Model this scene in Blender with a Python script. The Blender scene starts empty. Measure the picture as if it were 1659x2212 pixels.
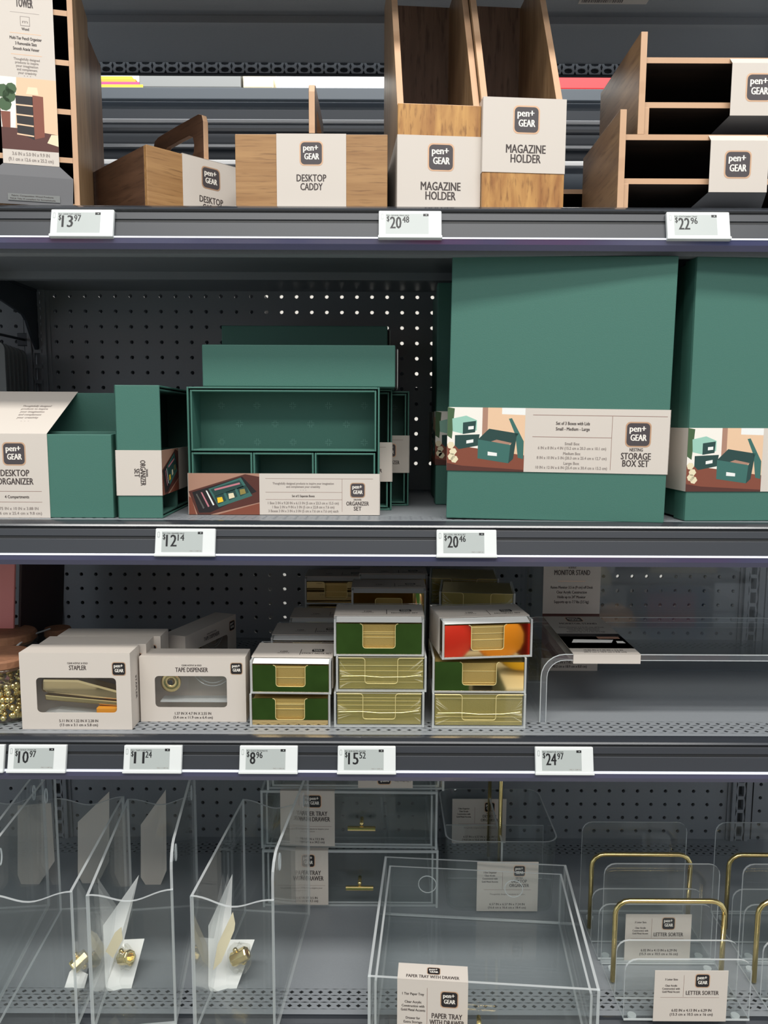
import bpy, math, random
from mathutils import Matrix, Vector
random.seed(7)
SC = bpy.context.scene
COL = SC.collection
R = math.radians

# ------------------------------------------------------------------ camera, light, exposure
# All measures below are centimetres from the camera: x right, y into the shelves, z up.
F = 1680.0; PITCH = R(6.65); ROLL = R(0.24)
CAMZ = 150.0                       # camera height over the floor
fw = Vector((0, math.cos(PITCH), -math.sin(PITCH)))
up0 = Vector((0, math.sin(PITCH), math.cos(PITCH)))
rt0 = Vector((1, 0, 0))
rt = rt0 * math.cos(ROLL) + up0 * math.sin(ROLL)
up = up0 * math.cos(ROLL) - rt0 * math.sin(ROLL)
cam = bpy.data.objects.new('camera', bpy.data.cameras.new('camera'))
COL.objects.link(cam)
cam.data.sensor_fit = 'HORIZONTAL'; cam.data.sensor_width = 36.0
cam.data.lens = 36.0 * F / 1659.0
cam.data.clip_start = 0.02
m = Matrix((rt, up, -fw)).transposed().to_4x4()
m.translation = (0, 0, CAMZ * .01)
cam.matrix_world = m
SC.camera = cam

w = bpy.data.worlds.new('store_air'); SC.world = w; w.use_nodes = True
w.node_tree.nodes['Background'].inputs[0].default_value = (.84, .92, 1.0, 1)
w.node_tree.nodes['Background'].inputs[1].default_value = 0.80

def area(name, loc, size, power, target, color=(1, .97, .92)):
    l = bpy.data.lights.new(name, 'AREA'); l.shape = 'RECTANGLE'
    l.size, l.size_y = size[0] * .01, size[1] * .01
    l.energy = power; l.color = color
    o = bpy.data.objects.new(name, l); COL.objects.link(o)
    p = Vector((loc[0], loc[1], loc[2] + CAMZ)) * .01
    t = Vector((target[0], target[1], target[2] + CAMZ)) * .01
    o.location = p
    o.rotation_euler = (t - p).to_track_quat('-Z', 'Y').to_euler()
    return o
# store ceiling fixtures: two rows over this aisle; last, a lamp added to brighten things behind the shelves
area('ceiling_light_near', (10, -75, 310), (420, 40), 172, (10, 60, -30))
area('ceiling_light_behind', (20, -260, 310), (420, 60), 104, (0, 90, -40))
area('fill_light_far_aisle', (20, 190, 170), (300, 40), 75, (20, 225, 60), (.97, .98, 1))

SC.view_settings.view_transform = 'Standard'
SC.view_settings.look = 'None'
SC.view_settings.exposure = -0.22
SC.view_settings.gamma = 1.0
SC.view_settings.use_curve_mapping = False
SC.cycles.transparent_max_bounces = 40
SC.cycles.max_bounces = 10

def PX(px, py, D):
    """point at depth D (cm) seen at photo pixel px,py -> (x, z)"""
    d = fw + rt * ((px - 829.5) / F) + up * ((1106 - py) / F)
    t = D / d.y
    return d.x * t, d.z * t

# ------------------------------------------------------------------ materials
def lin(c):
    return tuple(((v / 255) / 12.92 if v / 255 <= .04045 else ((v / 255 + .055) / 1.055) ** 2.4) for v in c) + (1,)
MATS = {}
def mat(name, rgb, rough=.5, metal=0., spec=.5, bump=0., scale=60., var=0.):
    m = bpy.data.materials.new(name); m.use_nodes = True
    nt = m.node_tree; b = nt.nodes['Principled BSDF']
    b.inputs['Base Color'].default_value = lin(rgb)
    b.inputs['Roughness'].default_value = rough
    b.inputs['Metallic'].default_value = metal
    b.inputs['Specular IOR Level'].default_value = spec
    if bump or var:
        tc = nt.nodes.new('ShaderNodeTexCoord')
        n = nt.nodes.new('ShaderNodeTexNoise'); n.inputs['Scale'].default_value = scale
        n.inputs['Detail'].default_value = 4
        nt.links.new(tc.outputs['Object'], n.inputs['Vector'])
        if bump:
            bp = nt.nodes.new('ShaderNodeBump'); bp.inputs['Strength'].default_value = bump
            bp.inputs['Distance'].default_value = .001
            nt.links.new(n.outputs['Fac'], bp.inputs['Height'])
            nt.links.new(bp.outputs['Normal'], b.inputs['Normal'])
        if var:
            mx = nt.nodes.new('ShaderNodeMix'); mx.data_type = 'RGBA'
            c = lin(rgb)
            mx.inputs['A'].default_value = tuple(v * (1 - var) for v in c[:3]) + (1,)
            mx.inputs['B'].default_value = tuple(min(1, v * (1 + var)) for v in c[:3]) + (1,)
            nt.links.new(n.outputs['Fac'], mx.inputs['Factor'])
            nt.links.new(mx.outputs['Result'], b.inputs['Base Color'])
    MATS[name] = m
    return m

def wood(name, ca, cb, cc, axis, scale=9., rough=.42, stretch=14., bands=0.):
    """figured veneer: noise stretched along `axis`, fine dark pores, optional strips of other boards"""
    m = bpy.data.materials.new(name); m.use_nodes = True
    nt = m.node_tree; b = nt.nodes['Principled BSDF']; N = nt.nodes.new; L = nt.links.new
    tc = N('ShaderNodeTexCoord'); mp = N('ShaderNodeMapping')
    s = [stretch, stretch, stretch]; s['xyz'.index(axis)] = 1.0
    mp.inputs['Scale'].default_value = s
    L(tc.outputs['Object'], mp.inputs['Vector'])
    n1 = N('ShaderNodeTexNoise'); n1.inputs['Scale'].default_value = scale
    n1.inputs['Detail'].default_value = 6; n1.inputs['Distortion'].default_value = .6
    L(mp.outputs['Vector'], n1.inputs['Vector'])
    n2 = N('ShaderNodeTexNoise'); n2.inputs['Scale'].default_value = scale * 3.2
    n2.inputs['Detail'].default_value = 3
    L(mp.outputs['Vector'], n2.inputs['Vector'])
    r1 = N('ShaderNodeValToRGB')
    r1.color_ramp.elements[0].position = .3; r1.color_ramp.elements[0].color = lin(ca)
    r1.color_ramp.elements[1].position = .7; r1.color_ramp.elements[1].color = lin(cb)
    L(n1.outputs['Fac'], r1.inputs['Fac'])
    r2 = N('ShaderNodeValToRGB')
    r2.color_ramp.elements[0].position = .30; r2.color_ramp.elements[0].color = (.35, .35, .35, 1)
    r2.color_ramp.elements[1].position = .46; r2.color_ramp.elements[1].color = (1, 1, 1, 1)
    L(n2.outputs['Fac'], r2.inputs['Fac'])
    mx = N('ShaderNodeMix'); mx.data_type = 'RGBA'
    mx.inputs['A'].default_value = lin(cc)
    L(r2.outputs['Color'], mx.inputs['Factor']); L(r1.outputs['Color'], mx.inputs['B'])
    out = mx.outputs['Result']
    if bands:
        w2 = N('ShaderNodeTexNoise'); w2.inputs['Scale'].default_value = bands
        w2.inputs['Detail'].default_value = 1
        mp2 = N('ShaderNodeMapping'); mp2.inputs['Scale'].default_value = (10, .01, .3)
        L(tc.outputs['Object'], mp2.inputs['Vector']); L(mp2.outputs['Vector'], w2.inputs['Vector'])
        r3 = N('ShaderNodeValToRGB')
        r3.color_ramp.elements[0].position = .5; r3.color_ramp.elements[1].position = .56
        L(w2.outputs['Fac'], r3.inputs['Fac'])
        m2 = N('ShaderNodeMix'); m2.data_type = 'RGBA'; m2.blend_type = 'MULTIPLY'
        m2.inputs['B'].default_value = (.72, .55, .45, 1)
        L(r3.outputs['Color'], m2.inputs['Factor']); L(out, m2.inputs['A'])
        out = m2.outputs['Result']
    L(out, b.inputs['Base Color'])
    b.inputs['Roughness'].default_value = rough
    MATS[name] = m
    return m

def clear(name, tint, ior=1.49, haze=0., hazecol=(220, 228, 228), rough=.02, gloss=1.):
    """clear sheet plastic: transparent body, Fresnel sheen, a little surface haze"""
    m = bpy.data.materials.new(name); m.use_nodes = True
    nt = m.node_tree; nt.nodes.clear(); N = nt.nodes.new; L = nt.links.new
    o = N('ShaderNodeOutputMaterial'); t = N('ShaderNodeBsdfTransparent')
    t.inputs['Color'].default_value = tint + (1,)
    g = N('ShaderNodeBsdfGlossy'); g.inputs['Roughness'].default_value = rough
    lw = N('ShaderNodeLayerWeight'); lw.inputs['Blend'].default_value = .5
    pw = N('ShaderNodeMath'); pw.operation = 'POWER'; pw.inputs[1].default_value = 4.5
    L(lw.outputs['Facing'], pw.inputs[0])
    f0 = ((ior - 1) / (ior + 1)) ** 2
    fr = N('ShaderNodeMath'); fr.operation = 'MULTIPLY_ADD'; fr.inputs[1].default_value = .75 - f0; fr.inputs[2].default_value = f0
    L(pw.outputs[0], fr.inputs[0])
    d = N('ShaderNodeBsdfDiffuse'); d.inputs['Color'].default_value = lin(hazecol)
    tl = N('ShaderNodeBsdfTranslucent'); tl.inputs['Color'].default_value = lin(hazecol)
    dd = N('ShaderNodeMixShader'); dd.inputs[0].default_value = .5
    L(d.outputs[0], dd.inputs[1]); L(tl.outputs[0], dd.inputs[2])
    a = N('ShaderNodeMixShader'); a.inputs[0].default_value = haze
    L(t.outputs[0], a.inputs[1]); L(dd.outputs[0], a.inputs[2])
    mu = N('ShaderNodeMath'); mu.operation = 'MULTIPLY'; mu.inputs[1].default_value = gloss
    L(fr.outputs[0], mu.inputs[0])
    s = N('ShaderNodeMixShader')
    L(mu.outputs[0], s.inputs[0]); L(a.outputs[0], s.inputs[1]); L(g.outputs[0], s.inputs[2])
    L(s.outputs[0], o.inputs[0])
    MATS[name] = m
    return m

mat('steel', (134, 138, 142), .42, 0, .5, .05, 300, .06)
mat('steel_dark', (58, 63, 70), .4, 0, .5)
mat('rail', (48, 51, 56), .42)
mat('rail_groove', (16, 18, 20), .6)
mat('lip', (44, 47, 52), .2, 0, .8)
mat('strip', (72, 72, 100), .12, 0, .9)
mat('strip_highlight', (225, 228, 240), .15, 0, .8)  # near-white colour stands in for the highlight along the clear strip
mat('far_rail', (92, 100, 108), .4)
mat('far_dark', (30, 36, 44), .6)
mat('far_silver', (165, 166, 168), .25, .6)
mat('blocker_dark', (26, 29, 34), .8)
mat('green', (68, 112, 100), .5, 0, .35, .12, 700, .03)
mat('green_deep', (60, 98, 88), .6, 0, .3, .1, 700)
mat('green_mark', (104, 150, 138), .5)
mat('card', (206, 197, 187), .55, 0, .35)
mat('card_white', (232, 232, 228), .5, 0, .35)  # thin bright lines added for the light caught along the edges
mat('card_shaded', (104, 104, 106), .7)  # bent label flaps: their shade is put into the card colour
mat('ink', (62, 52, 50), .6)
mat('ink_soft', (140, 130, 124), .6)
mat('ink_line', (138, 106, 96), .5)
mat('plum', (72, 66, 68), .5)
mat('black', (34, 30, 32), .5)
mat('copper', (226, 184, 150), .3, .5)
mat('logo_white', (238, 232, 222), .5)
mat('gold', (240, 216, 150), .2, 1)
mat('gold_mirror', (242, 212, 150), .03, 1)
mat('gold_paper', (190, 162, 96), .38, .55, .5, .25, 900, .05)
mat('gold_olive', (176, 160, 92), .36, .5, .5, .25, 500, .06)
mat('gold_line', (240, 224, 160), .3, .4)
mat('tag_white', (216, 219, 217), .35)
mat('tag_screen', (172, 178, 175), .3)
mat('ink_black', (20, 20, 22), .5)
mat('cork', (142, 100, 74), .75, 0, .3, .6, 160, .25)
mat('pink', (224, 140, 134), .6)
mat('brown_dark', (52, 36, 36), .55)
mat('grey_board', (120, 122, 120), .6)
mat('red', (214, 40, 44), .5)
mat('white', (240, 240, 240), .5)
mat('cream', (226, 214, 180), .5)
mat('yellow', (240, 196, 40), .5)
mat('orange', (226, 150, 30), .45)
mat('green_leaf', (64, 92, 58), .6)
mat('teal_pic', (56, 104, 96), .5)
mat('teal_light', (150, 196, 178), .5)
mat('teal_dark', (34, 66, 62), .5)
mat('wall_pic', (226, 190, 156), .5)
mat('wall_white', (236, 230, 220), .5)
mat('desk_pic', (128, 70, 52), .45)
mat('desk_dark', (84, 44, 36), .5)
mat('desk_light', (168, 128, 108), .5)
mat('black_pic', (30, 26, 28), .5)
mat('pen_rose', (190, 120, 130), .5)
mat('silver', (200, 200, 204), .2, 1)
mat('floor_tile', (150, 148, 142), .3)
mat('green_cloth', (58, 100, 66), .9, 0, .2, .6, 14, .35)
mat('blue', (60, 110, 170), .5)
mat('magenta', (196, 60, 110), .5)
wood('wood_oak', (170, 130, 84), (148, 108, 66), (112, 78, 46), 'x', 9, .42, 16)
wood('wood_walnut', (92, 66, 50), (72, 50, 38), (56, 39, 30), 'y', 9, .4, 10)  # dark wood, deepened further for sides that get less light
wood('wood_tray_shaded', (62, 50, 42), (46, 37, 32), (34, 28, 24), 'x', 7, .5, 9)  # darker copy of the tray wood, with the interior's shade in its colour
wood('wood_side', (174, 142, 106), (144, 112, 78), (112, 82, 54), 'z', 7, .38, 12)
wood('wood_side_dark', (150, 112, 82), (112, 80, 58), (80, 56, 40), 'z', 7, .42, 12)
wood('wood_figured', (200, 152, 88), (154, 104, 56), (112, 70, 36), 'z', 16, .34, 5, 1.1)
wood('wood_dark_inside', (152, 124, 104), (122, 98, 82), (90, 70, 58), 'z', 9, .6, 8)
wood('wood_edge', (204, 166, 132), (192, 152, 118), (178, 138, 104), 'x', 3, .5, 3)
wood('wood_tray', (158, 124, 88), (124, 92, 64), (88, 62, 42), 'y', 7, .34, 9)
clear('acrylic', (.985, .992, .991), 1.45, .014)
clear('acrylic_edge', (.90, .94, .94), 1.49, .72, (250, 253, 253), .08)  # strong pale haze stands in for light gathered at the cut edges
clear('acrylic_thick', (.90, .92, .94), 1.49, .16, (225, 230, 236), .05)
clear('window_film', (.97, .97, .97), 1.4, .02)
clear('glass', (.92, .96, .95), 1.5, .02)
clear('wrap', (.97, .97, .96), 1.42, .05, (236, 236, 230), .06)
clear('film_crease', (.98, .97, .9), 1.45, .55, (255, 250, 222), .05)
clear('strip_clear', (.46, .47, .60), 1.5, .22, (120, 122, 160), .08)

# ------------------------------------------------------------------ mesh builder
class MB:
    def __init__(s): s.v = []; s.f = []; s.m = []
    def add(s, vs, fs, m=0):
        k = len(s.v); s.v += [tuple(p) for p in vs]
        for i, f in enumerate(fs):
            s.f.append(tuple(k + j for j in f)); s.m.append(m[i] if isinstance(m, (list, tuple)) else m)
        return s
    def box(s, x0, x1, y0, y1, z0, z1, m=0):
        vs = [(x, y, z) for z in (z0, z1) for y in (y0, y1) for x in (x0, x1)]
        fs = [(0, 2, 3, 1), (4, 5, 7, 6), (0, 1, 5, 4), (2, 6, 7, 3), (0, 4, 6, 2), (1, 3, 7, 5)]
        return s.add(vs, fs, m)
    def plate(s, x0, x1, y0, y1, z0, z1, m=0, e=1):
        d = (x1 - x0, y1 - y0, z1 - z0); k = d.index(min(d))
        mm = [e] * 6
        for j in {2: (0, 1), 1: (2, 3), 0: (4, 5)}[k]: mm[j] = m
        return s.box(x0, x1, y0, y1, z0, z1, mm)
    def prism(s, pts, axis, a, b, m=0, e=None):
        """closed outline pts (2D) extruded along axis from a to b; axis x:(y,z) y:(x,z) z:(x,y)"""
        e = m if e is None else e
        g = {'x': lambda p, t: (t, p[0], p[1]), 'y': lambda p, t: (p[0], t, p[1]), 'z': lambda p, t: (p[0], p[1], t)}[axis]
        n = len(pts)
        vs = [g(p, a) for p in pts] + [g(p, b) for p in pts]
        ar = sum(pts[i][0] * pts[(i + 1) % n][1] - pts[(i + 1) % n][0] * pts[i][1] for i in range(n))
        if (ar < 0) != (axis == 'y'): pts = pts
        fl = (ar > 0) if axis != 'y' else (ar < 0)
        fs = [tuple(range(n))[::-1] if fl else tuple(range(n)),
              tuple(range(n, 2 * n)) if fl else tuple(range(n, 2 * n))[::-1]]
        for i in range(n):
            j = (i + 1) % n
            fs.append((i, j, n + j, n + i) if fl else (j, i, n + i, n + j))
        return s.add(vs, fs, [m, m] + [e] * n)
    def frame(s, outer, inner, axis, a, b, m=0, e=None):
        """slab with an opening: outer and inner outlines with the same number of points"""
        e = m if e is None else e
        g = {'x': lambda p, t: (t, p[0], p[1]), 'y': lambda p, t: (p[0], t, p[1]), 'z': lambda p, t: (p[0], p[1], t)}[axis]
        n = len(outer)
        vs = [g(p, a) for p in outer] + [g(p, a) for p in inner] + [g(p, b) for p in outer] + [g(p, b) for p in inner]
        fs = []; mm = []
        for i in range(n):
            j = (i + 1) % n
            fs += [(i, j, n + j, n + i), (2 * n + j, 2 * n + i, 3 * n + i, 3 * n + j),
                   (j, i, 2 * n + i, 2 * n + j), (n + i, n + j, 3 * n + j, 3 * n + i)]
            mm += [m, m, e, e]
        return s.add(vs, fs, mm)
    def tube(s, path, r, n=8, m=0, closed=False):
        P = [Vector(p) for p in path]; k = len(P); vs = []; fs = []
        prev = None
        for i, p in enumerate(P):
            if closed: t = (P[(i + 1) % k] - P[i - 1])
            else: t = (P[min(i + 1, k - 1)] - P[max(i - 1, 0)])
            t.normalize()
            a = Vector((0, 0, 1)) if abs(t.z) < .9 else Vector((1, 0, 0))
            u = t.cross(a).normalized() if prev is None else (prev - t * prev.dot(t)).normalized()
            prev = u; v = t.cross(u)
            for q in range(n):
                c = 2 * math.pi * q / n
                vs.append(p + (u * math.cos(c) + v * math.sin(c)) * r)
        for i in range(k if closed else k - 1):
            for q in range(n):
                a = i * n + q; b = i * n + (q + 1) % n; j = (i + 1) % k
                fs.append((a, b, j * n + (q + 1) % n, j * n + q))
        if not closed:
            fs.append(tuple(range(n))[::-1]); fs.append(tuple(range((k - 1) * n, k * n)))
        return s.add(vs, fs, m)
    def lathe(s, prof, n=20, c=(0, 0, 0), m=0):
        vs = []; fs = []
        for r, z in prof:
            for q in range(n):
                a = 2 * math.pi * q / n
                vs.append((c[0] + r * math.cos(a), c[1] + r * math.sin(a), c[2] + z))
        for i in range(len(prof) - 1):
            for q in range(n):
                fs.append((i * n + q, i * n + (q + 1) % n, (i + 1) * n + (q + 1) % n, (i + 1) * n + q))
        return s.add(vs, fs, m)
    def ball(s, c, r, m=0, n=8, k=5):
        pr = [(max(r * math.sin(math.pi * i / k), .001), -r * math.cos(math.pi * i / k)) for i in range(k + 1)]
        return s.lathe(pr, n, c, m)
    def build(s, name, mats, parent=None, bevel=0., smooth=False, loc=None):
        me = bpy.data.meshes.new(name)
        me.from_pydata([(a * .01, b * .01, c * .01) for a, b, c in s.v], [], s.f)
        for x in ([mats] if isinstance(mats, str) else mats): me.materials.append(MATS[x])
        me.polygons.foreach_set('material_index', s.m)
        if smooth: me.polygons.foreach_set('use_smooth', [True] * len(s.f))
        me.update()
        o = bpy.data.objects.new(name, me); COL.objects.link(o)
        if parent is not None: o.parent = parent
        if loc is not None: o.location = (loc[0] * .01, loc[1] * .01, (loc[2] + CAMZ) * .01)
        if bevel:
            b = o.modifiers.new('edge', 'BEVEL'); b.width = bevel * .01; b.segments = 2
            b.limit_method = 'ANGLE'; b.angle_limit = R(40)
        return o

def tag(o, label=None, cat=None, group=None, kind=None):
    if label: o['label'] = label
    if cat: o['category'] = cat
    if group: o['group'] = group
    if kind: o['kind'] = kind
    return o
def thing(name, label, cat, loc, rz=0, group=None, rx=0, ry=0):
    o = bpy.data.objects.new(name, None); COL.objects.link(o)
    o.empty_display_size = .02
    o.location = (loc[0] * .01, loc[1] * .01, (loc[2] + CAMZ) * .01)
    o.rotation_euler = (R(rx), R(ry), R(rz))
    return tag(o, label, cat, group)
def rrect(w, h, r, n=4, cx=0, cy=0):
    pts = []
    for qx, qy, a0 in ((1, 1, 0), (-1, 1, 90), (-1, -1, 180), (1, -1, 270)):
        for i in range(n + 1):
            a = R(a0 + 90 * i / n)
            pts.append((cx + qx * (w / 2 - r) + r * math.cos(a), cy + qy * (h / 2 - r) + r * math.sin(a)))
    return pts

# ------------------------------------------------------------------ lettering and print
_txt = {}
def glyphs(string):
    if string not in _txt:
        cu = bpy.data.curves.new('lettering_source', 'FONT'); cu.body = string; cu.resolution_u = 2
        ob = bpy.data.objects.new('lettering_source', cu); COL.objects.link(ob)
        bpy.context.view_layer.update()
        dg = bpy.context.evaluated_depsgraph_get()
        me = bpy.data.meshes.new_from_object(ob.evaluated_get(dg))
        vs = [(v.co.x, v.co.y) for v in me.vertices]; fs = [tuple(p.vertices) for p in me.polygons]
        bpy.data.objects.remove(ob); bpy.data.curves.remove(cu); bpy.data.meshes.remove(me)
        x0 = min(v[0] for v in vs); x1 = max(v[0] for v in vs)
        _txt[string] = ([(v[0] - x0, v[1]) for v in vs], fs, x1 - x0)
    return _txt[string]
CAP = .70        # cap height of the built-in font at size 1

class Print:
    """flat print on a face: shapes in (u right, v up) cm, laid on the plane o + u*eu + v*ev"""
    def __init__(s): s.it = []
    def poly(s, pts, m, layer=1): s.it.append((list(pts), [tuple(range(len(pts)))], m, layer)); return s
    def rect(s, u0, u1, v0, v1, m, layer=1): return s.poly([(u0, v0), (u1, v0), (u1, v1), (u0, v1)], m, layer)
    def text(s, t, u, v, h, m='ink', width=None, al='c', layer=3, rot=0, xs=.68, fat=None):
        fat = h * .028 if fat is None else fat
        vs, fs, wd = glyphs(t); k = h / CAP
        kx = (width / wd) if width else k * xs
        W = wd * kx
        off = {'c': -W / 2, 'l': 0, 'r': -W}[al]
        c, sn = math.cos(R(rot)), math.sin(R(rot))
        for dx in ((0,) if not fat else (-fat, 0, fat)):
            pts = []
            for x, y in vs:
                a = x * kx + off + dx; b = y * k
                pts.append((u + a * c - b * sn, v + a * sn + b * c))
            s.it.append((pts, fs, m, layer + (.3 if dx > 0 else .15 if dx == 0 else 0)))
        return s
    def logo(s, u, v, a, bg='plum', rot=0, ring='copper', sq=1.):
        c, sn = math.cos(R(rot)), math.sin(R(rot))
        def tr(p): return [(u + x * c - y * sn * sq, v + x * sn + y * c * sq) for x, y in p]
        if ring: s.poly(tr(rrect(a * 1.07, a * 1.07, a * .2)), ring, 2)
        s.poly(tr(rrect(a * .96, a * .96, a * .17)), bg, 2.6)
        for t, hh, wd, dx, dy in (('pen+', .22, .66, -.03, .12), ('GEAR', .27, .66, .02, -.26)):
            vs, fs, W = glyphs(t); kx = a * wd / W; k = a * hh / (CAP if t == 'GEAR' else .56)
            for e in (-.012, .012):
                s.it.append((tr([((x * kx - a * wd / 2 + a * dx + e * a), (y * k + a * dy)) for x, y in vs]), fs, 'logo_white', 3.2 + e * 10))
        return s
    def build(s, name, parent, o, eu=(1, 0, 0), ev=(0, 0, 1), n=(0, -1, 0)):
        o, eu, ev, n = map(Vector, (o, eu, ev, n))
        mb = MB(); names = []
        flip = eu.cross(ev).dot(n) < 0
        for pts, fs, mm, ly in s.it:
            if mm not in names: names.append(mm)
            if flip: fs = [f[::-1] for f in fs]
            mb.add([o + eu * p[0] + ev * p[1] + n * (.006 * ly) for p in pts], fs, names.index(mm))
        return mb.build(name, names, parent)

def pic_boxes(p, u, v, w, h, L=1.2):
    X = lambda a: u + a * w
    Y = lambda b: v + b * h
    def q(pts, m, l): p.poly([(X(a), Y(b)) for a, b in pts], m, L + l)
    q([(0, 0), (1, 0), (1, 1), (0, 1)], 'wall_pic', 0)
    q([(0, .3), (.45, .3), (.45, 1), (0, 1)], 'wall_white', .1)
    q([(.45, .3), (.52, .3), (.52, 1), (.45, 1)], 'desk_light', .12)
    q([(.70, .90), (1, .89), (1, 1), (.70, 1)], 'card_white', .12)
    q([(0, 0), (1, 0), (1, .26), (.5, .34), (0, .42)], 'desk_pic', .2)
    q([(0, 0), (1, 0), (1, .03), (.2, .08), (0, .12)], 'desk_dark', .3)
    q([(.0, .55), (.06, .5), (.09, .98), (.0, 1)], 'green_leaf', .3)
    q([(.07, .62), (.22, .58), (.38, .64), (.38, .8), (.24, .87), (.06, .82)], 'teal_light', .4)
    q([(.20, .58), (.36, .61), (.37, .79), (.2, .76)], 'teal_dark', .5)
    q([(.27, .65), (.34, .66), (.34, .71), (.27, .70)], 'card_white', .6)
    q([(.10, .40), (.15, .34), (.40, .40), (.42, .58), (.1, .56)], 'teal_dark', .5)
    q([(.25, .43), (.34, .45), (.34, .50), (.25, .48)], 'card_white', .6)
    q([(.40, .50), (.54, .67), (.92, .60), (.84, .44), (.6, .40)], 'teal_dark', .7)
    q([(.57, .47), (.64, .5), (.84, .45), (.8, .42)], 'desk_light', .75)
    q([(.40, .50), (.40, .20), (.80, .13), (.82, .42)], 'teal_pic', .8)
    q([(.82, .42), (.80, .13), (.86, .2), (.90, .58)], 'teal_dark', .8)
    q([(.79, .83), (.83, .84), (.99, .48), (.99, .2), (.92, .22), (.88, .58)], 'teal_pic', .7)
    q([(.53, .25), (.65, .24), (.65, .29), (.53, .31)], 'card_white', .9)
    for a, b in ((.05, .4), (.08, .3), (.06, .22), (.1, .18)):
        q([(a + .05 * math.cos(i), b + .06 * math.sin(i)) for i in range(0, 6)], 'cream', .9)
def pic_drawer(p, u, v, w, h, L=1.2, rot=0):
    X = lambda a: u + a * w
    Y = lambda b: v + b * h
    def q(pts, m, l): p.poly([(X(a), Y(b)) for a, b in pts], m, L + l)
    q([(0, 0), (1, 0), (1, 1), (0, 1)], 'desk_light', 0)
    q([(.0, .56), (.8, .98), (1, .92), (1, .3), (.3, .0), (.12, .0)], 'desk_dark', .1)
    q([(.05, .54), (.76, .92), (.96, .56), (.3, .05), (.14, .04)], 'black_pic', .2)
    q([(.28, .62), (.74, .9), (.90, .46), (.42, .18)], 'teal_pic', .3)
    q([(.31, .61), (.72, .84), (.78, .68), (.37, .44)], 'teal_dark', .4)
    for k in range(3):
        a = .36 + k * .16; b = .22 + k * .10
        q([(a, b + .22), (a + .13, b + .30), (a + .17, b + .12), (a + .05, b + .02)], 'teal_dark', .4)
        q([(a + .04, b + .19), (a + .11, b + .21), (a + .13, b + .1), (a + .05, b + .06)], ('yellow', 'cream', 'gold_olive')[k], .5)
    q([(.36, .62), (.72, .78), (.73, .74), (.37, .58)], 'pen_rose', .6)
    for k, cc in enumerate(('silver', 'pen_rose', 'card_white')):
        a = .1 + .07 * k
        q([(a, .5 + .04 * k), (a + .02, .5 + .04 * k), (a + .12, .16 + .04 * k), (a + .10, .14 + .04 * k)], cc, .5)
    q([(0, 0), (.10, 0), (.04, .40), (0, .44)], 'desk_pic', .5)
    q([(1, 0), (.4, 0), (1, .28)], 'desk_pic', .5)
def pic_tower(p, u, v, w, h, L=1.2):
    X = lambda a: u + a * w
    Y = lambda b: v + b * h
    def q(pts, m, l): p.poly([(X(a), Y(b)) for a, b in pts], m, L + l)
    q([(0, 0), (1, 0), (1, 1), (0, 1)], 'wall_pic', 0)
    q([(0, .3), (.25, .3), (.3, 1), (0, 1)], 'wall_white', .1)
    q([(0, 0), (1, 0), (1, .24), (.3, .3), (0, .3)], 'desk_dark', .2)
    q([(.02, .3), (.16, .3), (.17, .52), (0, .52)], 'desk_pic', .3)
    for a, b, r in ((.08, .62, .12), (.16, .74, .12), (.06, .8, .12), (.2, .84, .1)):
        q([(a + r * math.cos(i * .7), b + r * .8 * math.sin(i * .7)) for i in range(9)], 'green_leaf', .4)
    q([(.58, .16), (.76, .2), (.76, .76), (.56, .77)], 'desk_pic', .4)
    q([(.28, .24), (.58, .15), (.57, .77), (.27, .77)], 'black_pic', .4)
    for k in range(5):
        b = .77 - k * .135
        q([(.27, b), (.57, b - .005 * k), (.57, b - .02 - .005 * k), (.27, b - .02)], 'wall_pic', .5)
    q([(.46, .78), (.68, .78), (.66, .88), (.5, .88)], 'cream', .5)
    q([(.80, .12), (1, .08), (1, .24), (.88, .24)], 'cream', .5)

# ------------------------------------------------------------------ the shelving
Z1, Z2, Z3, Z4, Z0 = 24.1, -11.7, -38.1, -75.4, 61.1
DF, DB = 91.4, 134.0
XL, XR = -58.6, 64.6
def hole_grid(mb, xs, zs, cell, shape, flat, t, m=0):
    """plate with one opening per cell. flat(a,b,d)->xyz; shape: outline points within the cell"""
    n = len(shape)
    # project the outline radially on the cell border for the ring's outer points
    out = []
    for x, y in shape:
        k = .5 / max(abs(x) / cell[0], abs(y) / cell[1])
        out.append((x * k, y * k))
    for cx in xs:
        for cz in zs:
            vs = [flat(cx + p[0], cz + p[1], 0) for p in out] + [flat(cx + p[0], cz + p[1], 0) for p in shape] \
               + [flat(cx + p[0], cz + p[1], t) for p in shape]
            fs = []
            for i in range(n):
                j = (i + 1) % n
                fs += [(i, j, n + j, n + i), (n + i, n + j, 2 * n + j, 2 * n + i)]
            mb.add(vs, fs, m)
OCT = [(.33 * math.cos(R(a)), .33 * math.sin(R(a))) for a in (0, 45, 90, 135, 180, 225, 270, 315)]
FL_XZ = lambda D: (lambda a, b, d: (a, D + d, b))

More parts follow.
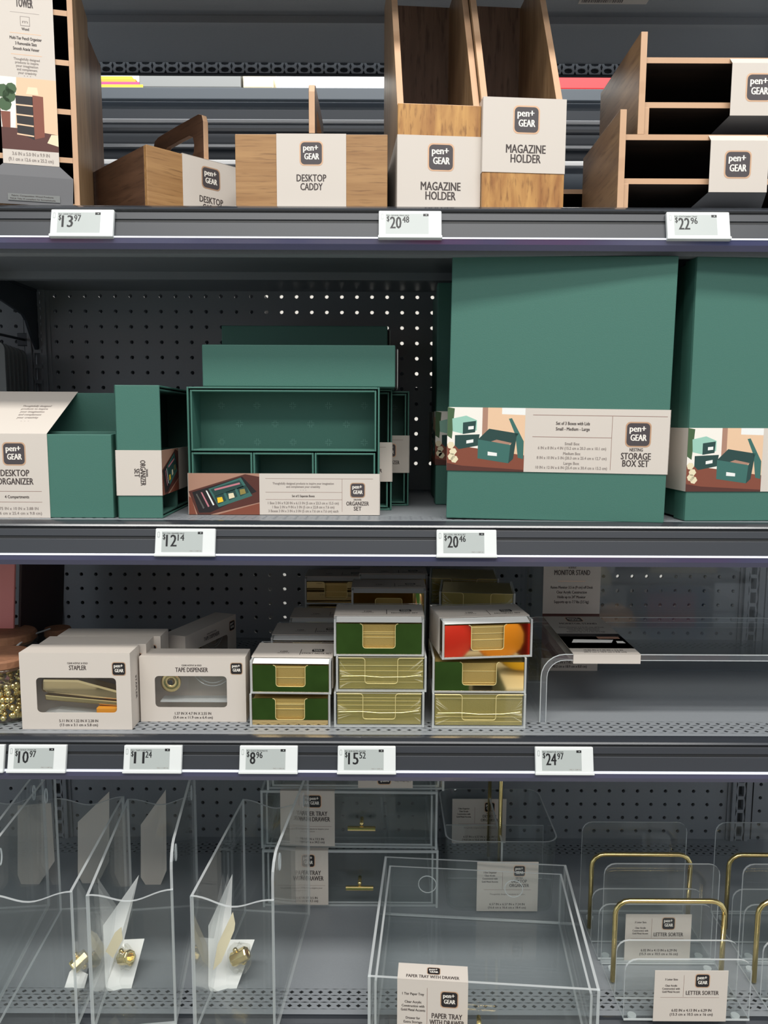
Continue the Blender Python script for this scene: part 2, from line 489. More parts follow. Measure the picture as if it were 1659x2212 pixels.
def pegboard(name, x0, nx, z_top, nz, zlo, zhi, label):
    mb = MB(); c = 2.54
    hole_grid(mb, [x0 + c * i for i in range(nx)], [z_top - c * j for j in range(nz)], (c, c), OCT, FL_XZ(DB), .6)
    xa, xb = x0 - c / 2, x0 + c * (nx - .5); zt, zb = z_top + c / 2, z_top - c * (nz - .5)
    if zhi > zt: mb.add([(xa, DB, zt), (xb, DB, zt), (xb, DB, zhi), (xa, DB, zhi)], [(0, 1, 2, 3)])
    if zlo < zb: mb.add([(xa, DB, zlo), (xb, DB, zlo), (xb, DB, zb), (xa, DB, zb)], [(0, 1, 2, 3)])
    o = mb.build(name, 'steel'); o.location.z = CAMZ * .01
    tag(o, kind='structure'); return o
pegboard('wall_back_upper', -55.5, 47, 20.75, 12, Z2 - 1, Z1, '')
pegboard('wall_back_middle', -55.5, 47, -26.8, 5, Z3 - 1, Z2 - 6, '')
pegboard('wall_back_lower', -55.5, 47, -61.2, 6, Z4 - 1, Z3 - 6, '')
pegboard('wall_left_upper', -90.2, 12, 18.2, 11, Z2 - 1, Z1, '')
pegboard('wall_left_middle', -90.2, 12, -26.8, 5, Z3 - 1, Z2 - 6, '')
pegboard('wall_left_lower', -90.2, 12, -61.2, 6, Z4 - 1, Z3 - 6, '')
pegboard('wall_right_lower', 68.4, 8, -62.4, 6, Z4 - 1, Z3 - 6, '')
pegboard('wall_right_middle', 68.4, 8, -26.8, 5, Z3 - 1, Z2 - 6, '')

SLOT = [(.48, 0), (.48, .95), (0, .95), (-.48, .95), (-.48, 0), (-.48, -.95), (0, -.95), (.48, -.95)]
def upright(x, label):
    t = thing('upright_post', label, 'post', (x, DB - .6, -85))
    mb = MB(); c = 2.54
    hole_grid(mb, [0], [c * (i + .5) for i in range(60)], (1.8, c), SLOT, lambda a, b, d: (a, d, b), .8)
    mb.build('slotted_strip', 'steel', t)
    mb = MB()
    for s in (-1, 1):
        mb.box(s * 1.25 - .35, s * 1.25 + .35, -.15, .9, 0, 152.4)
        mb.box(s * 1.9 - .3, s * 1.9 + .3, .35, .9, 0, 152.4)
    mb.box(-2, 2, 2.2, 2.6, 0, 152.4)
    mb.build('channel', 'steel', t, .06)
upright(XL, 'slotted dark steel upright post at the left end of the pegboards')
upright(XR, 'slotted dark steel upright post at the right behind the letter sorters')

DIA = [(.37, 0), (.185, .15), (0, .30), (-.185, .15), (-.37, 0), (-.185, -.15), (0, -.30), (.185, -.15)]
def shelf(z, label, perf=True, x0=-92, x1=92):
    t = thing('gondola_shelf', label, 'shelf', (0, 0, z))
    mb = MB()
    ya = DF
    xs = [XL + .9 + 1.27 * i for i in range(int((XR - XL - 1) / 1.27))]
    xa, xb = xs[0] - .635, xs[-1] + .635
    fl = lambda a, b, d: (a, b, -d)
    y = ya + .9
    rows = ([y + .6 + 1.2 * i for i in range(3)], [DB - 4.8 + 1.2 * i for i in range(3)])
    if perf:
        hole_grid(mb, xs, rows[0], (1.27, 1.2), DIA, fl, .05)
        hole_grid(mb, xs, rows[1], (1.27, 1.2), DIA, fl, .05)
        seg = [(ya, y), (rows[0][-1] + .6, rows[1][0] - .6), (rows[1][-1] + .6, DB)]
    else:
        seg = [(ya, DB)]
    for a, b in seg: mb.add([(xa, a, 0), (xb, a, 0), (xb, b, 0), (xa, b, 0)], [(0, 1, 2, 3)])
    for a, b in ((x0, xa), (xb, x1)): mb.add([(a, ya, 0), (b, ya, 0), (b, DB, 0), (a, DB, 0)], [(0, 1, 2, 3)])
    # underside sheet, cross beam and front return
    mb.box(x0, x1, ya + .2, DB, -2.5, -2.3)
    mb.box(x0, x1, DB - 17, DB - 15.5, -3.6, -2.5)
    mb.box(x0, x1, ya + .2, ya + 2.0, -5.2, -2.5)
    mb.build('deck', 'steel', t)
    if perf:
        for rr in rows: MB().box(xa, xb, rr[0] - .6, rr[-1] + .6, -.12, -.06).build('hole_shade', 'rail_groove', t)  # dark sheet stands in for the shade inside the holes
    mb = MB()      # rounded front nose
    pr = [(ya, 0), (ya - .25, -.03), (ya - .55, -.16), (ya - 1.0, -.42), (ya - 1.15, -.62), (ya - 1.0, -.8), (ya + .2, -.8)]
    mb.prism(pr, 'x', x0, x1)
    mb.build('front_nose', 'lip', t)
    mb = MB()      # tilted price channel: groove, bar, groove, panel
    S = lambda k, d: (ya - 1.0 - .25 * k - d, -.7 - .965 * k)
    mb.prism([S(0, -.1), S(3.35, -.1), S(3.35, -.9), S(0, -.9)], 'x', x0, x1)
    back = mb.build('price_channel', 'rail_groove', t)
    for k0, k1 in ((.28, 1.12), (1.45, 3.15)):
        b = MB(); b.prism([S(k0, 0), S(k1, .0), S(k1, -.3), S(k0, -.3)], 'x', x0, x1)
        b.build('channel_bar', 'rail', back, .05)
    b = MB(); b.prism([S(3.15, .22), S(3.38, .24), S(3.38, -.5), S(3.15, -.5)], 'x', x0, x1)
    b.build('label_lip', 'strip_highlight', t, .05)
    mb = MB()
    a0 = S(3.38, .18); mb.prism([a0, (a0[0] + .05, a0[1] - .55), (a0[0] + .35, a0[1] - 1.15), (a0[0] + .6, a0[1] - 1.1), (a0[0] + .35, a0[1] - .5), (a0[0] + .3, a0[1])], 'x', x0, x1)
    mb.build('plastic_strip', 'strip', t)
    return t
shelf(Z1, 'top dark steel shelf carrying the wooden desk accessories', False)
shelf(Z2, 'dark steel shelf carrying the green paperboard boxes')
shelf(Z3, 'dark steel shelf carrying stapler boxes and gold note holders')
shelf(Z4, 'bottom grey perforated shelf carrying the clear acrylic holders')
t = thing('gondola_shelf', 'dark steel shelf overhead, only its underside in view', 'shelf', (0, 0, Z0))
MB().box(-92, 92, DF, DB + 2, -2.4, 0).build('deck', 'steel', t)
b = MB().box(-92, 92, DB - 13, DB - 12, -3.4, -2.4); b.build('cross_beam', 'steel', t)
b = MB().box(-92, 92, DF - 2, DF, -4.5, 0); b.build('front_nose', 'rail', t)

def bracket(x, z, label):
    t = thing('shelf_bracket', label, 'bracket', (x, 0, z))
    pts = [(133.5, -2.6), (133.5, -12.2), (132.8, -12.4), (131.2, -10.6), (130.2, -9.2), (129.4, -8), (128.2, -7.2), (119, -5.6), (102, -4.3), (95, -2.6)]
    MB().prism(pts, 'x', -.22, .22).build('bracket_plate', 'steel_dark', t)
    MB().box(-.5, .5, 95, 133, -2.9, -2.5).build('bracket_flange', 'steel_dark', t)
bracket(XL + .1, Z1, 'dark curved steel bracket under the top shelf at the left post')
bracket(XL + .1, Z3, 'dark steel bracket at the left post above the acrylic holders')
bracket(XR - .1, Z3, 'dark steel bracket at the right post above the letter sorters')

# ---- what shows behind the open top shelf: the back-to-back bay and the aisle beyond
def pxbox(name, px0, px1, py0, py1, D, depth, m, bevel=0):
    xa, _ = PX(px0, (py0 + py1) / 2, D); xb, _ = PX(px1, (py0 + py1) / 2, D)
    _, za = PX(829, py1, D); _, zb = PX(829, py0, D)
    return MB().box(0, xb - xa, 0, depth, 0, zb - za).build(name, m, None, bevel, loc=(xa, D, za))
xs = [-84 + 2.2 * i for i in range(78)]
t = thing('perforated_beam', 'dark perforated steel beam under the overhead shelf at the back', 'beam', (0, DB + 3.2, 0))
_, zb = PX(829, 127, DB + 3); _, za = PX(829, 158, DB + 3)
MB().box(-86, 86, .4, 1.2, za, zb).build('beam_backing', 'far_dark', t)
mb = MB()
PILL = [(.7, .0), (.5, .32), (0, .42), (-.5, .32), (-.7, 0), (-.5, -.32), (0, -.42), (.5, -.32)]
hole_grid(mb, xs, [za + (zb - za) * (.25 + .5 * k) for k in (0, 1)], (2.2, (zb - za) / 2), PILL, lambda a, b, d: (a, d, b), .35)
mb.build('perforated_face', 'steel', t)
far = [('far_price_rail', 190, 216, 150, 'far_rail', 'light grey far shelf rail below the bright gap'),
       ('far_shelf_edge', 221, 233, 152, 'far_rail', 'second grey far rail just under the light rail'),
       ('far_metal_strip', 258, 267, 156, 'far_silver', 'thin silver strip behind the wooden caddies'),
       ('far_shelf_edge', 276, 286, 155, 'rail', 'dull grey far rail under the thin silver strip'),
       ('far_metal_strip', 312, 320, 157, 'far_silver', 'lower thin silver strip behind the caddy handle'),
       ('far_shelf_edge', 346, 357, 150, 'white', 'bright white far shelf edge behind the caddies'),
       ('far_shelf_edge', 362, 452, 151, 'far_rail', 'tall blue-grey far shelf front low behind the caddies')]
for nm, a, b, D, mm, lb in far:
    o = pxbox(nm, -300, 1950, a, b, D, 1.2, mm, .15); tag(o, lb, 'shelf rail')
o = pxbox('far_back_panel', -300, 1950, 200, 470, 160, 1, 'far_dark'); tag(o, 'dark panel behind the far rails at the top shelf', 'panel')
P = [('paper_stack', 'white stack of paper packs seen through the gap behind the caddy handle', 'paper', 597, 850, 158, 200, 'white'),
     ('cream_pack', 'cream pack in the bright gap left of the white paper', 'pack', 525, 590, 150, 200, 'cream'),
     ('dark_bin', 'dark grey bin in the bright gap behind the left caddy', 'bin', 300, 520, 150, 200, 'grey_board'),
     ('red_pack', 'red pack in the gap right of the magazine holders', 'pack', 1190, 1345, 150, 200, 'red')]
for nm, lb, ct, a, b, c, d, mm in P:
    o = pxbox(nm, a, b, c, 191, 222, 12, mm, .3); tag(o, lb, ct)
for k, (cc, nm) in enumerate((('yellow', 'yellow'), ('orange', 'orange'), ('magenta', 'magenta'), ('yellow', 'lowest yellow'))):
    o = pxbox('paper_pad', 150, 285 + 8 * k, 167 + 6 * k, 173 + 6 * k, 222 - .01 * k, 10, cc); tag(o, nm + ' paper pad in the gap right of the pencil tower', 'paper', 'coloured pads in the far aisle')
o = MB().box(-160, 170, 0, 3, -110, 150).build('far_bright_panel', 'wall_white', loc=(0, 262, 0)); tag(o, 'added pale panel behind the shelves, bright through the gaps', 'wall', kind='structure')  # unseen panel added to look bright through the pegboard holes
# unseen dark blocks added behind the pegboards so only the gaps show bright
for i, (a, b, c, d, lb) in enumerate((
    (-95, -21, -20, 22, 'added dark block behind the left half of the upper pegboard'),
    (-21, -2.5, -20, 17.4, 'added dark block behind the stacked green box'),
    (-2.5, 4.6, -20, 12.4, 'added dark block behind the middle of the upper pegboard'),
    (4.6, 11, 2.2, 6.0, 'added dark block low behind the right of the upper pegboard'),
    (11, 100, -20, 22, 'added dark block behind the green storage boxes'),
    (-95, -22, -62, -21, 'added dark block behind the stapler boxes'),
    (-16, 100, -62, -34, 'added dark block behind the note holders'),
    (-16, -7, -34, -26, 'added dark block low behind the note holder stacks'),
    (8, 42, -34, -21, 'added dark block behind the acrylic monitor card'),
    (59, 100, -34, -21, 'added dark block behind the right post'),
    (-95, 13.6, -90, -62, 'added dark block behind the paper trays'),
    (16.6, 100, -90, -62, 'added dark block behind the letter sorters'))):
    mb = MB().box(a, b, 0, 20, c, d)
    o = mb.build('hole_blocker', 'blocker_dark', None, .3, loc=(0, 139 + .2 * i, 0)); tag(o, lb, 'carton', 'added dark blocks behind the pegboards')

# floor and the other side of the aisle, met only as reflections
o = MB().box(-300, 300, -330, 400, -2, 0).build('floor', 'floor_tile', loc=(0, 0, -150)); tag(o, kind='structure')
t = thing('reflection_block', 'added dark green block across the aisle, reflected as green clothing', 'bin', (-18, -150, -150))  # added so the gold plates reflect the dark green of someone's clothing
MB().box(-60, 52, 0, 40, 0, 108).build('block_body', 'green_cloth', t, 1)
MB().box(-61, 53, -1, 41, 104, 110).build('block_rim', 'steel_dark', t, .6)
_, zz = PX(829, 191, 222)
o = MB().box(-150, 150, 0, 22, -2, 0).build('far_aisle_shelf', 'steel', None, .2, loc=(0, 221.9, zz - .02)); tag(o, 'grey shelf board in the far aisle under the white paper', 'shelf')
o = MB().box(-170, 190, -4, 0, 0, 210).build('wall_opposite', 'steel', loc=(0, -205, -150)); tag(o, kind='structure')
pk = ['white', 'cream', 'red', 'yellow', 'orange', 'white', 'pink', 'cream', 'blue', 'white']
NUM = ('first', 'second', 'third', 'fourth', 'fifth', 'sixth', 'seventh', 'eighth')
for k in range(4):
    o = MB().box(-170, 190, 0, 45, 0, 3).build('shelf_board', 'steel', None, .3, loc=(0, -204.9, -150 + 20 + 48 * k))
    tag(o, '%s grey shelf board from the floor across the aisle' % NUM[k], 'shelf')
    for j in range(8):
        x = -160 + j * 43 + random.uniform(-3, 3); h = random.uniform(24, 40); c = random.choice(pk)
        o = MB().box(0, random.uniform(24, 38), 0, 20, 0, h).build('product_pack', c, None, .4, loc=(x, -190, -150 + 23.01 + 48 * k))
        tag(o, '%s pack, %s from the end on the %s board across the aisle' % (c, NUM[j], NUM[k]), 'pack', 'packs across the aisle')
for x, z, c, r in ((60, -97.5, 'yellow', 12), (86, -96.3, 'red', 13.5), (112, -97.5, 'orange', 12), (73, -78, 'white', 12.4), (99, -77, 'cream', 12.6)):
    mb = MB().ball((0, 0, 0), r, 0, 14, 9)
    o = mb.build('cushion', c, None, 0, True, loc=(x, -140, z)); o.scale = (1, .5, .8)
    tag(o, '%s cushion in the pile across the aisle' % c, 'cushion', 'cushions across the aisle')
o = MB().box(50, 125, -158, -120, 0, 42).build('cushion_bin', 'white', None, .8, loc=(0, 0, -150)); tag(o, 'white low bin under the cushions across the aisle', 'bin')

# ------------------------------------------------------------------ price tags
def price(px, py, z, main, cents, name, label, glare=False):
    """electronic shelf tag clipped on a tilted price channel; px = centre"""
    ya = DF - 1.0
    x, _ = PX(px, py, ya - .9)
    t = thing('price_tag', label, 'price tag', (x, ya - .55, z - 2.35), 0, 'electronic price tags on the shelf edges', rx=-14.5)
    MB().box(-3.5, 3.5, -.42, .15, -1.5, 1.5).build('tag_case', 'tag_white', t, .12)
    MB().box(-3.56, 3.56, -.55, .2, -1.78, -1.42).build('tag_foot', 'tag_white', t, .08)
    p = Print()
    p.rect(-2.72, 2.05, -1.28, 1.12, 'tag_screen', 1)
    p.text('$', -2.45, .22, .6, 'ink_black', .28, layer=2, fat=.015)
    p.text(main, -2.2, -.62, 1.4, 'ink_black', .6 * len(main), 'l', 2, fat=.04)
    p.text(cents, -2.12 + .6 * len(main) + .06, .06, .74, 'ink_black', .74, 'l', 2, fat=.02)
    p.text(name, -2.62, .82, .17, 'ink_black', 2.5, 'l', 2)
    p.rect(1.45, 2.05, .82, 1.12, 'ink_black', 1.5)
    p.rect(1.72, 1.86, .92, 1.02, 'tag_screen', 2)
    if z < 0: p.text('FAC: 1  CAP: 16', .6, -1.2, .14, 'ink_soft', 1.3, 'l', 2)
    p.poly(rrect(.3, .7, .12, 3, -3.1, .75), 'tag_screen', 1.2)
    p.poly(rrect(.16, .5, .07, 3, -3.1, .75), 'tag_white', 1.6)
    s = p.build('screen_print', t, (0, -.42, 0))
price(177, 477, Z1, '13', '97', 'PG+ DESKTOP CADDY', 'white price tag reading 13.97 under the pencil tower')
price(886, 481, Z1, '20', '48', 'PG+ WOOD MAG HLD', 'white price tag reading 20.48 under the magazine holder')
price(1509, 481, Z1, '22', '96', 'PG+ STATIONERY TRAY', 'white price tag reading 22.96 under the wooden trays')
price(400, 1168, Z2, '12', '14', 'PG+ COLL DRAWER ORGZ', 'white price tag reading 12.14 under the drawer organizers')
price(1008, 1170, Z2, '20', '46', 'PG+ COLL 3PK BOX SET', 'white price tag reading 20.46 under the green storage box')
price(80, 1642, Z3, '10', '97', 'PG+ GOLD STAPLER', 'white price tag reading 10.97 under the stapler box')
price(330, 1642, Z3, '11', '24', 'PG+ TAPE DISPENSER', 'white price tag reading 11.24 under the tape dispenser box')
price(580, 1643, Z3, '8', '96', 'PG+ GOLD STICKYNOTE', 'white price tag reading 8.96 under the left note holders')
price(792, 1643, Z3, '15', '52', 'PG+ ACR NOTE HOLDER', 'white price tag reading 15.52 under the middle note holders')
price(1219, 1647, Z3, '24', '97', 'PG+ MONITOR STAND', 'white price tag reading 24.97 under the acrylic monitor stand')
price(-54, 1641, Z3, '6', '97', 'PG+ PUSH PINS', 'white price tag cut off at the left edge of the photo')

# ------------------------------------------------------------------ top shelf: wooden accessories
def pencil_tower(label, x, y, rz, front=True):
    t = thing('pencil_tower', label, 'organizer', (x, y, Z1), rz, 'wooden pencil towers')
    W, H, Dp, e = 10.0, 26.6, 12.8, .62
    for s in (-1, 1):
        xa = s * (W / 2 - e / 2)
        mb = MB().box(xa - e / 2, xa + e / 2, .04, Dp, 0, H, [0, 0, 0, 0, int(s > 0), int(s < 0)])  # inner faces black: the shade of the cells put into the colour
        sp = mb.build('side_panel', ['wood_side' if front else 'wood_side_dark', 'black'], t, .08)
        MB().box(xa - e / 2 + .02, xa + e / 2 - .02, 0, .05, .1, H - .1).build('panel_edge', 'wood_edge', sp)
    for k in range(6):
        z = (0, 5.05, 10.3, 15.55, 20.8, H - .6)[k]
        MB().box(-W / 2 + e, W / 2 - e, .05, Dp, z, z + .58, [1, 1, 0, 1, 1, 1]).build('shelf_slat', ['wood_edge', 'black'], t)  # only the front edge stays pale, other faces painted as cell shade
    MB().box(-W / 2 + e, W / 2 - e, Dp - .5, Dp, .2, H - .2).build('back_panel', 'black', t)
    if front:
        lw = 5.9
        mb = MB().box(-lw / 2, lw / 2, -.14, -.08, 4.5, H + .1)
        mb.add([(-lw / 2, -.11, 4.52), (lw / 2, -.11, 4.52), (lw / 2 + 1.45, -.3, 3.2), (-lw / 2 - 1.45, -.3, 3.2)], [(0, 1, 2, 3)], 1)
        mb.add([(-lw / 2 - 1.45, -.3, 3.2), (lw / 2 + 1.45, -.3, 3.2), (lw / 2 + 1.3, -.25, .1), (-lw / 2 - 1.3, -.25, .1)], [(0, 1, 2, 3)], 1)
        lb = mb.build('label_sleeve', ['card', 'card_shaded'], t)
        p = Print()
        p.text('PENCIL', 0, 22.25, .9, 'ink', 1.75); p.text('TOWER', 0, 21.15, .9, 'ink', 1.75)
        p.rect(-1.5, 1.5, 20.55, 20.58, 'ink_soft')
        p.rect(-.5, .5, 19.2, 20.2, 'ink_soft'); p.rect(-.44, .44, 19.26, 20.14, 'card', 1.6); p.text('m', 0, 19.5, .35, 'ink_soft', .55)
        p.text('Wood', 0, 18.75, .3, 'ink', .75)
        p.rect(-1.6, 1.6, 18.38, 18.44, 'copper')
        for k, s in enumerate(('Multi-Tier Pencil Organizer', '3 Removable Slats', 'Smooth Acacia Veneer')):
            p.text(s, 0, 17.75 - .55 * k, .32, 'ink', (3.3, 2.2, 2.7)[k])
        p.rect(-1.6, 1.6, 16.15, 16.21, 'copper')
        for k, s in enumerate(('Thoughtfully designed', 'products to inspire', 'your imagination', 'and complement', 'your creativity')):
            p.text(s, 0, 15.6 - .36 * k, .25, 'ink_soft', (2.7, 2.4, 2.3, 2.1, 1.9)[k])
        p.text('. . .', 0, 13.95, .25, 'ink', .7)
        pic_tower(p, -lw / 2, 6.05, lw, 7.7)
        p.text('3.6 IN x 5.0 IN x 9.9 IN', 0, 5.45, .36, 'ink_soft', 3.9); p.text('(9.1 cm x 12.6 cm x 25.2 cm)', 0, 4.85, .36, 'ink_soft', 4.7)
        p.build('label_print', lb, (0, -.14, 0))
        p = Print(); p.rect(-2.6, 2.9, .5, 1.25, 'grey_board'); p.text('Fabric: Composition Wood Products', 0, .95, .16, 'ink', 4.4); p.text('TSCA Title VI compliant for formaldehyde', 0, .62, .16, 'ink', 4.8)
        p.build('sticker_print', lb, (0, -.32, 0))
    return t
pencil_tower('wooden pencil tower with a tall beige label at the left end', -40.0, 91.9, 13)
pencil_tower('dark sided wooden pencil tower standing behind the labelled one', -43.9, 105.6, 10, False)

def caddy(label, x, y, rz):
    t = thing('desktop_caddy', label, 'caddy', (x, y, Z1), rz, 'wooden desktop caddies')
    W, H, Dp, e = 17.3, 8.15, 14.8, .7
    b = MB().box(-W / 2, W / 2, 0, e, 0, H).build('front_panel', 'wood_oak', t, .07)
    MB().box(-W / 2, W / 2, Dp - e, Dp, 0, H).build('back_panel', 'wood_walnut', t, .07)
    for s in (-1, 1):
        xa = s * (W / 2 - e / 2)
        MB().box(xa - e / 2, xa + e / 2, e, Dp - e, 0, H).build('side_panel', 'wood_walnut', t, .05)
    MB().box(-W / 2 + e, W / 2 - e, e, Dp - e, .3, .8).build('bottom_panel', 'wood_walnut', t)
    # carrying handle: board running front to back with a slanted top and a slot
    out = [(.9, 1), (.9, 7), (.9, 13.1), (1.2, 13.9), (2.0, 14.2), (7, 14.15), (12.4, 14.0), (13.4, 13.7), (13.8, 12.9), (13.8, 7), (13.8, 1), (7, 1)]
    inn = [(4.0, 9.3), (3.3, 10.0), (3.2, 10.9), (3.5, 11.8), (4.4, 12.2), (7, 12.2), (10, 12.1), (11, 11.7), (11.3, 10.9), (11.1, 9.9), (10.2, 9.2), (7, 9.1)]
    MB().frame(out, inn, 'x', -.36, .36, 0, 1).build('handle', ['wood_walnut', 'wood_edge'], t, .08)
    lw = 7.9
    mb = MB().box(-lw / 2, lw / 2, -.07, -.02, 0, H + .1); mb.box(-lw / 2, lw / 2, -.07, 1.1, H + .04, H + .1)
    lb = mb.build('label_sleeve', 'card', t)
    p = Print(); p.logo(0, 6.05, 2.5); p.text('DESKTOP', 0, 3.0, .78, 'ink', 3.35); p.text('CADDY', 0, 2.05, .78, 'ink', 2.5)
    p.build('label_print', lb, (0, -.07, 0))
    return t
xc, _ = PX(673, 400, 92.4)
caddy('wooden desktop caddy facing front between the other caddy and the magazine holders', xc, 92.4, 0)
xc, _ = PX(318, 400, 95.8); a = R(44)
caddy('wooden desktop caddy turned sideways beside the pencil tower', xc + 8.65 * math.cos(a), 95.8 + 8.65 * math.sin(a), 44)

def magazine_holder(label, px, rz, lab0, lab1):
    x, _ = PX(px, 400, 92.6)
    t = thing('magazine_holder', label, 'magazine holder', (x, 92.6, Z1), rz, 'wooden magazine holders')
    W, H, Dp, e, hf = 9.5, 31.6, 20.5, .75, 11.5
    MB().box(-W / 2, W / 2, 0, e, 0, hf - .02).build('front_panel', 'wood_figured', t, .05)
    MB().box(-W / 2 + .02, W / 2 - .02, .02, e, hf - .6, hf).build('panel_edge', 'wood_edge', t, .04)
    prof = [(e, 0), (e, hf), (.8, hf), (2.2, hf + 3.2), (4.5, hf + 8), (8, hf + 14), (12, H), (Dp, H), (Dp, 0)]
    prof = [(e, 0), (e, hf), (2.8, hf + 3.8), (5.2, hf + 8.2), (8.5, hf + 14), (12, H), (Dp, H), (Dp, 0)]
    for s in (-1, 1):
        xa = s * (W / 2 - e / 2)
        MB().prism(prof, 'x', xa - e / 2, xa + e / 2, 0, 1).build('side_panel', ['wood_side', 'wood_edge'], t, .05)
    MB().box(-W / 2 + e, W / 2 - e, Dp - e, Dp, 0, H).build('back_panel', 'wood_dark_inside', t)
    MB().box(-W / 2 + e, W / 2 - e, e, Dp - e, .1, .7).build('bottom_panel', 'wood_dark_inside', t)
    mb = MB(); g = .03
    mb.box(-W / 2 - g, W / 2 + g, -g - .03, -.02, lab0, lab1)
    for s in (-1, 1):
        xa = s * (W / 2 + g / 2 + .02); mb.box(xa - g / 2, xa + g / 2, -g, Dp, lab0, lab1)
    lb = mb.build('label_sleeve', 'card', t)
    p = Print(); zz = lab1
    p.logo(.2, zz - 2.35, 2.85); p.text('MAGAZINE', .2, zz - 5.95, .92, 'ink', 4.55); p.text('HOLDER', .2, zz - 7.0, .92, 'ink', 3.45)
    p.build('label_print', lb, (0, -g - .03, 0))
magazine_holder('wooden magazine holder with its beige label down at the base', 948, 4.5, .02, 8.1)
magazine_holder('wooden magazine holder with its beige label up at the rim', 1130, 4.5, 4.1, 12.2)

def letter_tray(label, x, y, z, rz=0, lab=True, W=27.0):
    t = thing('letter_tray', label, 'tray', (x, y, z), rz, 'wooden letter trays')
    H, Dp, e = 11.0, 16.5, .75
    prof = [(0, 0), (0, H), (.5, H), (Dp, H - .3), (Dp, 0)]
    for s in (0, 1):
        xa = s * (W - e)
        sp = MB().box(xa, xa + e, 0.05, Dp, 0, H, [0, 0, 0, 0, s, 1 - s]).build('side_panel', ['wood_tray', 'wood_tray_shaded'], t, .06)
        MB().box(xa + .02, xa + e - .02, 0, .06, .03, H - .03).build('panel_edge', 'wood_edge', sp)
        q = e if s == 0 else -.6
        MB().box(xa + q, xa + q + .6, .25, Dp - 1, 0, 3.0).build('foot_rail', 'wood_edge', t, .05)
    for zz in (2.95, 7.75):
        MB().box(e, W - e, .35, Dp, zz, zz + .65).build('tray_board', 'wood_tray_shaded', t, .06)
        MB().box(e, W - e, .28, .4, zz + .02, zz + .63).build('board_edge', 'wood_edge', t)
    MB().box(e, W - e, Dp - .6, Dp, 0.2, 7.8).build('back_panel', 'black', t)  # black for the shade deep inside the tray
    if lab:
        c = 13.5; lw = 6.6
        mb = MB().box(c - lw / 2, c + lw / 2, -.5, -.44, 1.9, 7.5)
        mb.add([(c - lw / 2, -.47, 7.5), (c + lw / 2, -.47, 7.5), (c + lw / 2, .4, 8.4), (c - lw / 2, .4, 8.4)], [(0, 1, 2, 3)], 0)
        mb.add([(c - lw / 2, -.47, 1.9), (c + lw / 2, -.47, 1.9), (c + lw / 2 + 1.6, 5, .06), (c - lw / 2 - 1.6, 5, .06)], [(0, 1, 2, 3)], 1)
        lb = mb.build('label_sleeve', ['card', 'card_shaded'], t)
        p = Print(); p.logo(c + 1.25 - 3.3 + 1.9, 4.9, 2.85)
        p.build('label_print', lb, (0, -.5, 0))
    return t
xc, _ = PX(1336, 350, 92.4)
letter_tray('lower wooden letter tray resting on the top shelf at the right', xc, 92.4, Z1)
xc, _ = PX(1381, 180, 92.8)
letter_tray('upper wooden letter tray stacked on the other tray', xc, 92.8, Z1 + 8.42, W=23.2)
letter_tray('dark wooden letter tray tucked behind the magazine holder', 22.3, 113.5, Z1, 0, False)

t = thing('barcode_sticker', 'white barcode sticker under the overhead shelf at top right', 'sticker', (0, 0, Z0 - 2.4))
xa, _ = PX(1250, 5, 117); xb, _ = PX(1398, 5, 117)
mb = MB().box(xa, xb, 112.3, 117.4, -.06, -.01); mb.build('sticker_base', 'card', t)
p = Print(); random.seed(3); u = .3
while u < (xb - xa) * .62:
    ww = random.choice((.06, .1, .16)); p.rect(u, u + ww, 0, 3.0, 'ink', 1); u += ww + random.choice((.06, .1))
p.text('1 4 2 0 0 3 1 7', (xb - xa) * .8, 1.2, .3, 'ink_soft', 2.4)
p.build('sticker_print', t, (xa, 117.0, -.06), (1, 0, 0), (0, -1, 0), (0, 0, -1))

